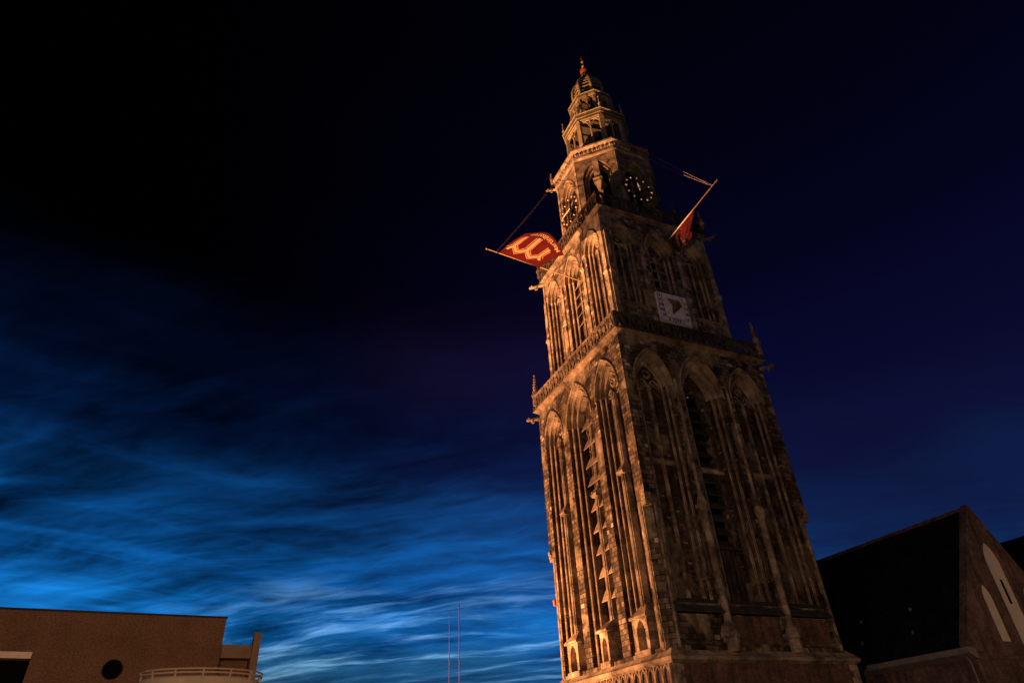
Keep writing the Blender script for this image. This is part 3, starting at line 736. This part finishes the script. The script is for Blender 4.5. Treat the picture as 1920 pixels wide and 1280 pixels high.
# cornice with carved frieze
b = MB(); b.ngon(0, 0, [(A3+.02, 66.9), (A3+.22, 67.1), (A3+.22, 67.4), (A3+.1, 67.5), (A3+.1, 68.35), (A3+.42, 68.6), (A3+.42, 68.85), (A3-1.2, 69.2)]); part('octagon_cornice', b, 'stone', TOWER)
b = MB()
for k in range(8):
    for i in range(9):
        u = -S3-.02+(i+.5)*(2*S3+.04)/9; x, y = polar(A3+.1, k, u)
        b.ball((x, y, 67.93), .24, 6, 1.3); x, y = polar(A3+.12, k, u+.28); b.ball((x, y, 67.85), .13, 5, 2.2)
part('carved_frieze', b, 'stone', TOWER)
x, y = polar(A3+.2, -3, -.0); gargoyle(-A3-.1, S3+.2, 67.2, PI*.8, 1.3, .2)
pinnacle(-A3-.3, S3+.6, 68.6, 70.6, .16)

# carillon clock faces: open ring, gilt numerals, two hands
def clock(rot, hour, minute):
    A = A3-.0; R = 1.85; zc = 60.55
    b = MB()
    for r_ in (R+.28, R-.32): b.tube([(r_*math.cos(i*PI/16), -A-.12, zc+r_*math.sin(i*PI/16)) for i in range(32)], .045, 5, True)
    for i in range(4):
        a = i*PI/4+PI/8; b.tube([(-(R+.25)*math.cos(a), -A-.1, zc-(R+.25)*math.sin(a)), ((R+.25)*math.cos(a), -A-.1, zc+(R+.25)*math.sin(a))], .03, 5)
    ck = part('clock_face', b, 'iron', TOWER, rot)
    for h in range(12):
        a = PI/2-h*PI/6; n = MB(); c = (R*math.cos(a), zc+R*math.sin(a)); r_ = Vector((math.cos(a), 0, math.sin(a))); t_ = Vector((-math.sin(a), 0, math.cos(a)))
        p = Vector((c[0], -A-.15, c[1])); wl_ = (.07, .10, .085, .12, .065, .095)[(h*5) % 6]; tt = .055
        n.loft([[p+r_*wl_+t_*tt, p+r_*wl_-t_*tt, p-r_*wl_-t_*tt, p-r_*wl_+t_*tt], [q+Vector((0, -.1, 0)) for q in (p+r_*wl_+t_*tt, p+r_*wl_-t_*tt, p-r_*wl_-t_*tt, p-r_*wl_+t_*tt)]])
        part('hour_mark', n, 'gilt_glint', ck)
    for ang, L, wdt in ((minute, 1.75, .085), (hour, .95, .11)):
        a = PI/2-ang*2*PI; r_ = Vector((math.cos(a), 0, math.sin(a))); t_ = Vector((-math.sin(a), 0, math.cos(a))); p = Vector((0, -A-.26-(.05 if L > 1 else 0), zc)); n = MB()
        r0 = [p-r_*.35+t_*wdt*.5, p+r_*L*.6+t_*wdt, p+r_*L, p+r_*L*.6-t_*wdt, p-r_*.35-t_*wdt*.5]
        n.loft([r0, [q+Vector((0, -.05, 0)) for q in r0]])
        part('clock_hand', n, 'gilt_glint' if (rot == LEFT) == (L > 1) else 'gold', ck)  # one hand per dial glows in place of its glint
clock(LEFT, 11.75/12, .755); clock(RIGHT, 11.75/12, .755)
for k in range(0, 8, 2):
    b = MB(); a = k*PI/4
    for z in (57.5, 58.9, 60.3, 61.7, 63.1):
        pts = [(-1.1, -A3+.75, z), (1.1, -A3+.75, z), (1.1, -A3+1.1, z+.5), (-1.1, -A3+1.1, z+.5)]
        b.loft([[(p[0]*math.cos(a)-p[1]*math.sin(a), p[0]*math.sin(a)+p[1]*math.cos(a), p[2]+q) for p in pts] for q in (0, .06)])
    part('belfry_louvre', b, 'lead', TOWER)

# ---------------------------------------------------------------- wooden lantern (z 69 - 98)
def lantern(a, z0, zpar, ztop, ac, zc1, post, brace, name):
    s = a*math.tan(PI/8)
    b = MB(); b.ngon(0, 0, [(a+.12, z0), (a+.12, zpar-.25), (a+.28, zpar-.15), (a+.28, zpar), (a-.3, zpar+.05)]); part('lantern_base', b, 'lead', TOWER)
    b = MB()
    for k in range(8):
        x, y = polar(a, k, s); ang = k*PI/4+PI/8
        pts = []
        for sx, sy in ((-1, -1), (1, -1), (1, 1), (-1, 1)):
            lx, ly = sx*post, sy*post*.8
            pts.append((x+lx*math.cos(ang)-ly*math.sin(ang), y+lx*math.sin(ang)+ly*math.cos(ang)))
        b.loft([[(p[0], p[1], z) for p in pts] for z in (zpar-.1, ztop+.1)])
    part('corner_post', b, 'wood', TOWER)
    b = MB()
    for k in range(8):
        def P3(u, z, o=0.0, k=k):
            x, y = polar(a, k, u, o); return (x, y, z)
        b.tube([P3(0, zpar-.1), P3(0, ztop)], post*.42, 6)
        for sx in (-1, 1):
            uc = sx*s*.5; hw = s*.5-post*.55
            ar = arch(hw*.9, ztop-1.1*brace, ztop-hw*1.75-.05, 6, uc=uc)
            b.tube([P3(u, z, -.02) for u, z in ar[1:-1]], post*.26, 5)
            b.tube([P3(uc-hw, zpar+.95*brace), P3(uc+hw, zpar+.95*brace)], post*.2, 5)
            for q in range(4): b.tube([P3(uc-hw+(q+.5)*hw/2, zpar), P3(uc-hw+(q+.5)*hw/2, zpar+.95*brace)], post*.13, 4)
        b.tube([P3(-s, ztop-.02), P3(s, ztop-.02)], post*.35, 6)
    part('arch_brace', b, 'wood', TOWER)
    b = MB(); b.ngon(0, 0, [(a*.4, zpar-.1), (a*.4, ztop+.1)]); part('lantern_core', b, 'black', TOWER)  # added near-black core so the open lantern stays dark inside
    b = MB(); b.ngon(0, 0, [(a-.05, ztop), (a+.15, ztop+.12), (a+.15, ztop+.35), (ac-.25, ztop+.5), (ac-.22, zc1-.5), (ac, zc1-.35), (ac, zc1-.05), (ac-.15, zc1), (a*.6, zc1+.45)]); lc = part('lantern_cornice', b, 'shaded_wood', TOWER)
    b = MB()
    for ar_, zr_, rr_ in ((a+.16, ztop+.2, .10), (ac-.22, (ztop+zc1)/2-.02, .07), (ac, zc1-.2, .12)):
        b.tube([polar(ar_, k, -ar_*math.tan(PI/8))+(zr_,) for k in range(8)], rr_, 6, True)
    part('lit_moulding_rail', b, 'wood', lc)  # lit edges of the cornice put in as pale rails
lantern(3.9, 69.0, 71.2, 77.0, 4.42, 78.4, .30, 1.0, 'lower')
b = MB()
for k in range(8):          # parapet panels round the foot of the lantern
    s = 5.1*math.tan(PI/8)
    for i in range(7):
        x, y = polar(5.1, k, -s+i*2*s/6); b.tube([(x, y, 69.0), (x, y, 70.5)], .075, 5)
    p, q = polar(5.1, k, -s), polar(5.1, k, s); b.tube([(p[0], p[1], 70.5), (q[0], q[1], 70.5)], .1, 5)
part('balustrade', b, 'darkstone', TOWER)
for k in range(8):
    s = 4.42*math.tan(PI/8); x, y = polar(4.3, k, 4.3*math.tan(PI/8)); b = MB()
    b.ngon(x, y, [(.12, 78.2), (.12, 79.0), (.19, 79.1), (.1, 79.25), (.03, 80.7)], 6); b.ball((x, y, 80.7), .11, 6); part('spike_finial', b, 'wood', TOWER)
lantern(2.75, 78.6, 79.8, 83.3, 3.12, 84.4, .22, .8, 'upper')
b = MB()
for k in range(8):          # scrolled brackets leaning on the upper lantern
    x, y = polar(2.75, k, 2.75*math.tan(PI/8)); d = Vector((x, y, 0)).normalized(); p = Vector((x, y, 0))
    b.tube([p+d*1.05+Vector((0, 0, 78.8)), p+d*1.0+Vector((0, 0, 79.6)), p+d*.55+Vector((0, 0, 80.6)), p+d*.3+Vector((0, 0, 81.9)), p+d*.2+Vector((0, 0, 82.8))], [.14, .2, .14, .11, .08], 6)
part('scroll_bracket', b, 'wood', TOWER)
# cupola with curved ribs
prof = [(1.95, 84.9), (2.2, 85.8), (2.32, 86.9), (2.25, 88.1), (1.95, 89.3), (1.45, 90.3), (.9, 91.0), (.55, 91.6), (.42, 92.3), (.45, 92.8)]
b = MB(); b.ngon(0, 0, [(a*.84, z) for a, z in prof]); part('cupola', b, 'lead', TOWER)
b = MB()
for k in range(8):
    an = k*PI/4+PI/8; b.tube([(a*1.06*math.cos(an), a*1.06*math.sin(an), z) for a, z in prof], [.25]*7+[.2, .15, .12], 6)
part('cupola_rib', b, 'wood', TOWER, smooth=True)
b = MB()
for k in range(8):
    a0, a1 = k*PI/4+PI/8, (k+1)*PI/4+PI/8
    for z in (85.6, 86.4, 87.2, 88.0, 88.8, 89.5, 90.1):
        for (c1, z1), (c2, z2) in zip(prof, prof[1:]):
            if z1 <= z < z2: r_ = (c1+(c2-c1)*(z-z1)/(z2-z1))*.99
        b.tube([(r_*math.cos(a0), r_*math.sin(a0), z), (r_*math.cos(a1), r_*math.sin(a1), z)], .075, 5)
part('cupola_slat', b, 'wood', TOWER)
b = MB(); b.ngon(0, 0, [(.35, 92.6), (.3, 92.9), (.55, 93.4), (.62, 93.9), (.4, 94.3), (.18, 94.6), (.1, 94.8)], 10); part('urn', b, 'copper', TOWER, smooth=True)
b = MB(); b.ball((0, 0, 95.1), .30); b.ball((0, 0, 96.3), .27); b.tube([(0, 0, 94.6), (0, 0, 97.9)], .055, 6)
b.tube([(-.28, .0, 97.2), (.28, 0, 97.2)], .05, 5); b.face([(-.1, 0, 97.4), (.55, 0, 97.5), (.5, 0, 97.85), (.05, 0, 97.75)])
part('finial', b, 'gold', TOWER)
b = MB(); b.loft([[(-8.75, 8.1, 14.9), (-8.5, 8.1, 14.9), (-8.5, 8.35, 14.9), (-8.75, 8.35, 14.9)], [(-8.8, 8.05, 15.35), (-8.5, 8.05, 15.35), (-8.5, 8.4, 15.35), (-8.8, 8.4, 15.35)], [(-8.7, 8.15, 15.5), (-8.5, 8.15, 15.5), (-8.5, 8.3, 15.5), (-8.7, 8.3, 15.5)]])
part('alarm_box', b, 'copper', TOWER)
b = MB(); b.ball((-2.0, -A1-.08, 29.75), .09, 8); b.tube([(-2.0, -A1-.08, 29.75), (-2.0, -A1+.1, 29.75)], .03, 5); part('white_fitting', b, 'dial', TOWER)

# ---------------------------------------------------------------- banners
def strip(mb, fn, pts, wd, off, sub=8):
    """a painted line on the cloth: pts in (s,t), drawn as a ribbon that follows the cloth"""
    P_ = []
    for (a, b_), (c, d) in zip(pts, pts[1:]):
        for i in range(sub): P_.append((a+(c-a)*i/sub, b_+(d-b_)*i/sub))
    P_.append(pts[-1]); L = []; R_ = []
    for i, p in enumerate(P_):
        a = P_[max(i-1, 0)]; c = P_[min(i+1, len(P_)-1)]; dx_, dy_ = c[0]-a[0], c[1]-a[1]; n = math.hypot(dx_, dy_) or 1
        L.append(fn(p[0]-dy_/n*wd/2, p[1]+dx_/n*wd/2, off)); R_.append(fn(p[0]+dy_/n*wd/2, p[1]-dx_/n*wd/2, off))
    for i in range(len(P_)-1): mb.face([L[i], L[i+1], R_[i+1], R_[i]])
def make_flag(label, base, tip_, raw, ropes, side):
    t = thing('flag', label, 'flag', TW(*base), TYAW, 'red banners on poles from the middle stage')
    B0 = Vector(base)
    def fn(s, q, off=0.0):
        e = 1e-3; p = raw(s, q)
        n = (raw(s+e, q)-p).cross(raw(s, q+e)-p).normalized()*side
        return p+n*off-B0
    b = MB(); N, K = 36, 36
    g_ = [[fn(i/N, j/K) for j in range(K+1)] for i in range(N+1)]; g2 = [[fn(i/N, j/K, -.012) for j in range(K+1)] for i in range(N+1)]
    for G in (g_, g2):
        for i in range(N):
            for j in range(K): b.face([G[i][j], G[i+1][j], G[i+1][j+1], G[i][j+1]])
    for j in range(K):
        for i in (0, N): b.face([g_[i][j], g_[i][j+1], g2[i][j+1], g2[i][j]])
    for i in range(N):
        for j in (0, K): b.face([g_[i][j], g_[i+1][j], g2[i+1][j], g2[i][j]])
    c = part('cloth', b, 'flag', t, smooth=True)
    em = MB(); ln = MB()
    legs = [(.87, .385), (.565, .39), (.24, .385)]
    main = [[(.945, .20), (.87, .385), (.87, .82)], [(.87, .385), (.72, .215), (.565, .39), (.565, .82)], [(.565, .39), (.40, .215), (.24, .385), (.24, .74)], [(.24, .385), (.165, .25)]]
    for m_ in main: strip(em, fn, m_, .062, .014)
    inner = [[(.82, .82), (.82, .43), (.72, .29), (.625, .43), (.625, .80)], [(.515, .82), (.515, .43), (.40, .29), (.295, .43), (.295, .76)], [(.90, .28), (.87, .31), (.72, .135), (.565, .315), (.40, .135), (.24, .31), (.20, .26)], [(.93, .78), (.93, .40), (.985, .29)], [(.185, .70), (.185, .42), (.14, .36)]]
    for m_ in inner: strip(ln, fn, m_, .02, .013)
    part('emblem', em, 'flagprint', c); part('emblem_outline', ln, 'flagline', c)
    tx = MB(); put_text(tx, 'Martinitoren', 1.0, lambda x, y: fn(.47+x*.145, .90-y*.16, .015), .012); part('lettering', tx, 'flagprint', c)
    d = Vector(tip_)-B0; pl = MB(); r0 = -d*.05
    pl.tube([r0, d*.5, d*1.03], [.075, .065, .045], 8); pl.ball(tuple(d*1.04), .09, 8); pole = part('pole', pl, 'pole', t)
    cl_ = MB(); cl_.tube([d*.93+Vector((0, 0, -.12)), d*.93+Vector((0, 0, .12))], .05, 6); part('pole_ring', cl_, 'iron', pole)
    for a, bb in ropes:
        r_ = MB(); A_, B_ = Vector(a)-B0, Vector(bb)-B0
        r_.tube([A_+(B_-A_)*i/8+Vector((0, 0, -.25*math.sin(PI*i/8))) for i in range(9)], .03, 5); part('rope', r_, 'rope', t)
    return t
V = Vector
def raw_left(s, t):
    q = V((-12.3, -1.57, 48.05))*(1-s)*(1-t)+V((-17.1, -1.57, 48.75))*s*(1-t)+V((-11.96, -6.35, 46))*(1-s)*t+V((-16.55, -6.97, 47))*s*t
    b_ = math.sin(PI*min(max(s, 0), 1))*t*t
    rip = .10*math.sin(s*9+t*3)*t
    return q+V((-.2, -1.5, -.1))*b_+V((0, 0, .25))*math.sin(PI*t)+V((0, -.05, rip))
make_flag('red banner blown open beside the floodlit face, cream pointed-arch emblem and lettering fully visible', (-6.3, -1.57, 47.55), (-18.1, -1.57, 48.85), raw_left,
          [((-17.5, -1.57, 48.8), (-6.45, 2.5, 68.3)), ((-17.4, -1.57, 48.8), (-6.4, 1.6, 67.9))], -1)
def raw_right(s, t):
    p = V((.98, -9.45-3.75*s, 50.72+.36*s))
    drop = 1.0+1.6*s+.9*math.sin(PI*s*1.15)**2*(s > .35)+.45*math.sin(s*13.0)
    e = V((.98, -9.15-2.45*s, 50.72+.36*s-drop))
    q = p*(1-t)+e*t
    amp = .62*(.2+.8*t)*t**.3*(1-.2*s)
    return q+V((amp*math.sin(s*17.0+t*1.0), .30*math.sin(s*19+1)*t, 0))
make_flag('red banner hanging limp in folds from its pole above the sundial', (.98, -6.5, 50.75), (.98, -16.54, 51.46), raw_right,
          [((.98, -16.2, 51.45), (2.6, -6.4, 68.5)), ((.98, -16.1, 51.45), (3.4, -5.6, 68.4))], 1)

# ---------------------------------------------------------------- church east of the tower
CH_ = thing('church', 'dark brick church with steep slate roof and gable with pale pointed niches beside the tower', 'church', (TX, TY, 0), TYAW)
E_, B_, XR, ZE, ZR, YF = 14.0, -14.85, 21.2, 8.2, 19.35, 34.0
b = MB()
b.holed([(E_, 0), (E_, ZE), (XR, ZR+.15), (2*XR-E_, ZE), (2*XR-E_, 0)],
        [arch(.74, 8.45, 11.6, 7, 1.6, uc=18.9), arch(1.1, 7.6, 14.6, 8, 2.3, uc=21.65), arch(.74, 8.45, 11.6, 7, 1.6, uc=24.3)], lambda u, z: (u, B_, z))
def nrev(uc, hw, zb, zs, R):
    o = arch(hw, zb, zs, 7 if hw < .9 else 8, R, uc=uc)
    for j in range(len(o)):
        p, q = o[j], o[(j+1) % len(o)]; b.face([(p[0], B_, p[1]), (q[0], B_, q[1]), (q[0], B_+.28, q[1]), (p[0], B_+.28, p[1])])
    return o
n1 = nrev(18.9, .74, 8.45, 11.6, 1.6); n2 = nrev(21.65, 1.1, 7.6, 14.6, 2.3); n3 = nrev(24.3, .74, 8.45, 11.6, 1.6)
dxr, dzr = XR-E_, ZR+.15-ZE
b.face([(E_, B_, 0), (E_, YF, 0), (E_, YF, ZE), (E_, B_, ZE)]); b.face([(2*XR-E_, B_, 0), (2*XR-E_, YF, 0), (2*XR-E_, YF, ZE), (2*XR-E_, B_, ZE)])
part('brick_wall', b, 'bbrick', CH_)
b = MB()      # raised coping of the gable
for sx in (-1, 1):
    x0 = XR+sx*(dxr+.1); th = .35
    b.loft([[(x0, B_-.12, ZE-.2), (x0, B_+.55, ZE-.2), (x0, B_+.55, ZE+.35), (x0, B_-.12, ZE+.35)], [(XR, B_-.12, ZR+.05), (XR, B_+.55, ZR+.05), (XR, B_+.55, ZR+.36), (XR, B_-.12, ZR+.36)]])
b.box(E_-.35, E_+1.3, B_-.13, B_+.5, ZE-.55, ZE+.2)
b.box(E_+.1, 28.2, B_-.1, B_+.1, 7.15, 7.4)
part('gable_coping', b, 'bbrick', CH_)
for o, lab in ((n1, None), (n2, None), (n3, None)):
    b = MB()
    if o is n2:
        sl = [(21.72, 11.4), (21.72, 13.35), (22.14, 13.35), (22.14, 11.4)]
        b.holed(o, [sl], lambda u, z: (u, B_+.28, z))
        for j in range(4):
            p, q = sl[j], sl[(j+1) % 4]; b.face([(p[0], B_+.28, p[1]), (q[0], B_+.28, q[1]), (q[0], B_+.34, q[1]), (p[0], B_+.34, p[1])])
    else: b.holed(o, [], lambda u, z: (u, B_+.28, z))
    ni = part('pointed_niche', b, 'plaster', CH_)
    if o is n2:
        b = MB(); b.face([(21.6, B_+.34, 11.3), (22.3, B_+.34, 11.3), (22.3, B_+.34, 13.45), (21.6, B_+.34, 13.45)]); part('slit_window', b, 'black', ni)
b = MB()
for sx in (-1, 1):
    xe = XR+sx*(dxr+.35); ze = ZE-.35
    q = [(xe, B_+.3, ze), (xe, YF, ze), (XR, YF, ZR), (XR, B_+.3, ZR)]
    b.loft([q, [(p[0], p[1], p[2]-.2) for p in q]])
rf = part('roof', b, 'slate', CH_)
b = MB(); b.tube([(XR, B_+.5, ZR+.06), (XR, YF, ZR+.06)], .17, 6); part('ridge_tile', b, 'brick', rf)
for x_, y_, z_ in ((16.22, -9.63, 11.8), (16.23, -4.41, 11.8), (14.97, -10.03, 9.87), (15.0, -4.81, 9.9)):      # small roof hatches
    b = MB()
    b.loft([[(x_-.16, y_-.09, z_-.15), (x_-.16, y_+.09, z_-.15), (x_-.16, y_+.09, z_+.02), (x_-.16, y_, z_+.13), (x_-.16, y_-.09, z_+.02)], [(x_+.2, y_-.09, z_-.1), (x_+.2, y_+.09, z_-.1), (x_+.2, y_+.09, z_+.04), (x_+.2, y_, z_+.15), (x_+.2, y_-.09, z_+.04)]])
    part('roof_vent', b, 'zinc' if z_ > 11 else 'vent', rf)
b = MB(); b.loft([[(E_-.75, y_, 7.55), (E_-.1, y_, 7.2), (E_+.1, y_, 7.2), (E_+.1, y_, 7.9), (E_-.75, y_, 7.95)] for y_ in (B_-.3, YF)]); part('gutter', b, 'zinc', CH_)
for y_ in (B_+.35, -4.7):
    b = MB(); b.tube([(E_-.5, y_, 7.6), (E_-.1, y_, 7.0), (E_-.1, y_, 0)], .06, 6); part('downpipe', b, 'zinc', CH_)
for x_ in (E_+.9, E_+4.2, E_+10, E_+13.6):
    b = MB(); b.loft([[(x_-.35, B_-.45, 0), (x_+.35, B_-.45, 0), (x_+.35, B_, 0), (x_-.35, B_, 0)], [(x_-.35, B_-.45, 6.4), (x_+.35, B_-.45, 6.4), (x_+.35, B_, 7.1), (x_-.35, B_, 7.1)]])
    part('wall_pier', b, 'bbrick', CH_)
# second roof further east
X2, B2, E2 = 35.6, -8.6, 28.5
b = MB(); b.holed([(E2, 0), (E2, 8.2), (X2, 19.2), (2*X2-E2, 8.2), (2*X2-E2, 0)], [], lambda u, z: (u, B2-2.4, z)); b.face([(2*X2-E2, B2-2.4, 0), (2*X2-E2, YF, 0), (2*X2-E2, YF, 8.2), (2*X2-E2, B2-2.4, 8.2)]); part('brick_wall', b, 'bbrick', CH_)
b = MB()
for sx in (-1, 1):
    xe = X2+sx*7.3
    q = [(xe, B2-2.3, 7.9), (xe, YF, 7.9), (X2, YF, 19.3), (X2, B2-2.3, 19.3)]; b.loft([q, [(p[0], p[1], p[2]-.2) for p in q]])
part('roof', b, 'slate', CH_)

# ---------------------------------------------------------------- building on the left
dv = Vector((.87769, .47923, 0)); BY = math.atan2(dv.y, dv.x); P0 = Vector((-33.208, 41.980, 0))
LB = thing('modern_building', 'brown rendered flat-roofed building with a porthole and end fin', 'building', P0, BY)
def circ(uc, zc, r, n=28): return [(uc+r*math.cos(2*PI*i/n), zc+r*math.sin(2*PI*i/n)) for i in range(n)]
b = MB()
por = circ(7.1, 8.6, .55); wn = [(-9, 5.6), (-9, 9.55), (2.5, 9.55), (2.5, 5.6)]
b.holed([(-10, 0), (-10, 12), (13.4, 12), (13.4, 0)], [por, wn], lambda u, z: (u, 0, z))
for lp, d in ((por, .5), (wn, 1.0)):
    for j in range(len(lp)):
        p, q = lp[j], lp[(j+1) % len(lp)]; b.face([(p[0], 0, p[1]), (q[0], 0, q[1]), (q[0], d, q[1]), (p[0], d, p[1])])
b.face([(13.4, 0, 0), (13.4, 9, 0), (13.4, 9, 12), (13.4, 0, 12)]); b.face([(-10, 0, 12), (13.4, 0, 12), (13.4, 9, 12), (-10, 9, 12)])
b.face([(-10, 0, 0), (-10, 9, 0), (-10, 9, 12), (-10, 0, 12)]); b.face([(-10, 9, 0), (13.4, 9, 0), (13.4, 9, 12), (-10, 9, 12)])
part('wall', b, 'render', LB)
b = MB(); b.box(-10.05, 13.46, -.05, .3, 11.93, 12.06); part('roof_edge', b, 'iron', LB)
b = MB(); b.face([(p[0], .5, p[1]) for p in por])
pw = part('porthole', b, 'black', LB)
b = MB(); b.tube([(7.1+.55*math.cos(i*PI/14), -.01, 8.6+.55*math.sin(i*PI/14)) for i in range(28)], .05, 6, True); part('porthole_rim', b, 'iron', pw)
b = MB(); b.face([(-9, .98, 5.6), (2.5, .98, 5.6), (2.5, .98, 9.2), (-9, .98, 9.2)]); wi = part('window', b, 'black', LB)
b = MB(); b.box(-9, 2.49, .02, 1.0, 9.16, 9.54); part('window_lintel', b, 'plaster', wi)
b = MB(); b.box(13.42, 15.5, .35, 6, 9.45, 10.3); part('terrace_parapet', b, 'tan', LB)
b = MB(); b.box(13.42, 15.4, 1.1, 6, 0, 9.4); part('recessed_wall', b, 'render', LB)
b = MB(); b.loft([[(x, -.05, 0), (x, -.05, 11.1), (x, .35, 11.1), (x, 1.4, 10.25), (x, 6, 10.25), (x, 6, 0)] for x in (15.45, 15.92)]); part('end_fin', b, 'tan', LB)
# rounded bay with railing in front of it
c0 = Vector((12.3, 1.2)); Rb = 3.9
PV = thing('rounded_pavilion', 'pale rounded bay topped with a curved metal railing in front of the brown building', 'pavilion', P0+dv*12.3+Vector((-dv.y, dv.x, 0))*(-3.6), BY)
b = MB(); n = 40
b.loft([[(r_*math.cos(2*PI*i/n), r_*.75*math.sin(2*PI*i/n), z) for i in range(n)] for r_, z in ((3.42, 0), (3.42, 6.9), (3.49, 6.95), (3.49, 7.42), (3.4, 7.52), (2.0, 7.58))])
part('curved_wall', b, 'cream', PV)
rl = MB()
for z in (7.70, 7.90): rl.tube([(3.56*math.cos(2*PI*i/n), 3.56*.75*math.sin(2*PI*i/n), z) for i in range(n)], .05, 6, True)
rail = part('railing', rl, 'cream', PV)
for i in range(14):
    b = MB(); a = 2*PI*(i+.4)/14; b.tube([(3.44*math.cos(a), 2.58*math.sin(a), 7.3), (3.56*math.cos(a), 2.67*math.sin(a), 7.92)], .055, 6)
    part('railing_post', b, 'cream', rail)

# ---------------------------------------------------------------- slim masts against the sky
for (x, y, zt), lab in (((-6.294, 62.58, 15.0), 'taller of two slim red masts against the bright clouds'), ((-7.485, 65.27, 15.0), 'shorter slim red mast just left of the taller one')):
    t = thing('mast', lab, 'mast', (x, y, 0), 0, 'slim masts against the clouds')
    b = MB(); b.tube([(0, 0, 0), (0, 0, zt*.5), (0, 0, zt)], [.055, .045, .03], 8); part('shaft', b, 'mast', t)
    b = MB(); b.ball((0, 0, zt), .05, 8); b.tube([(0, 0, zt-.25), (0, 0, zt)], .042, 8); part('cap', b, 'iron', t)
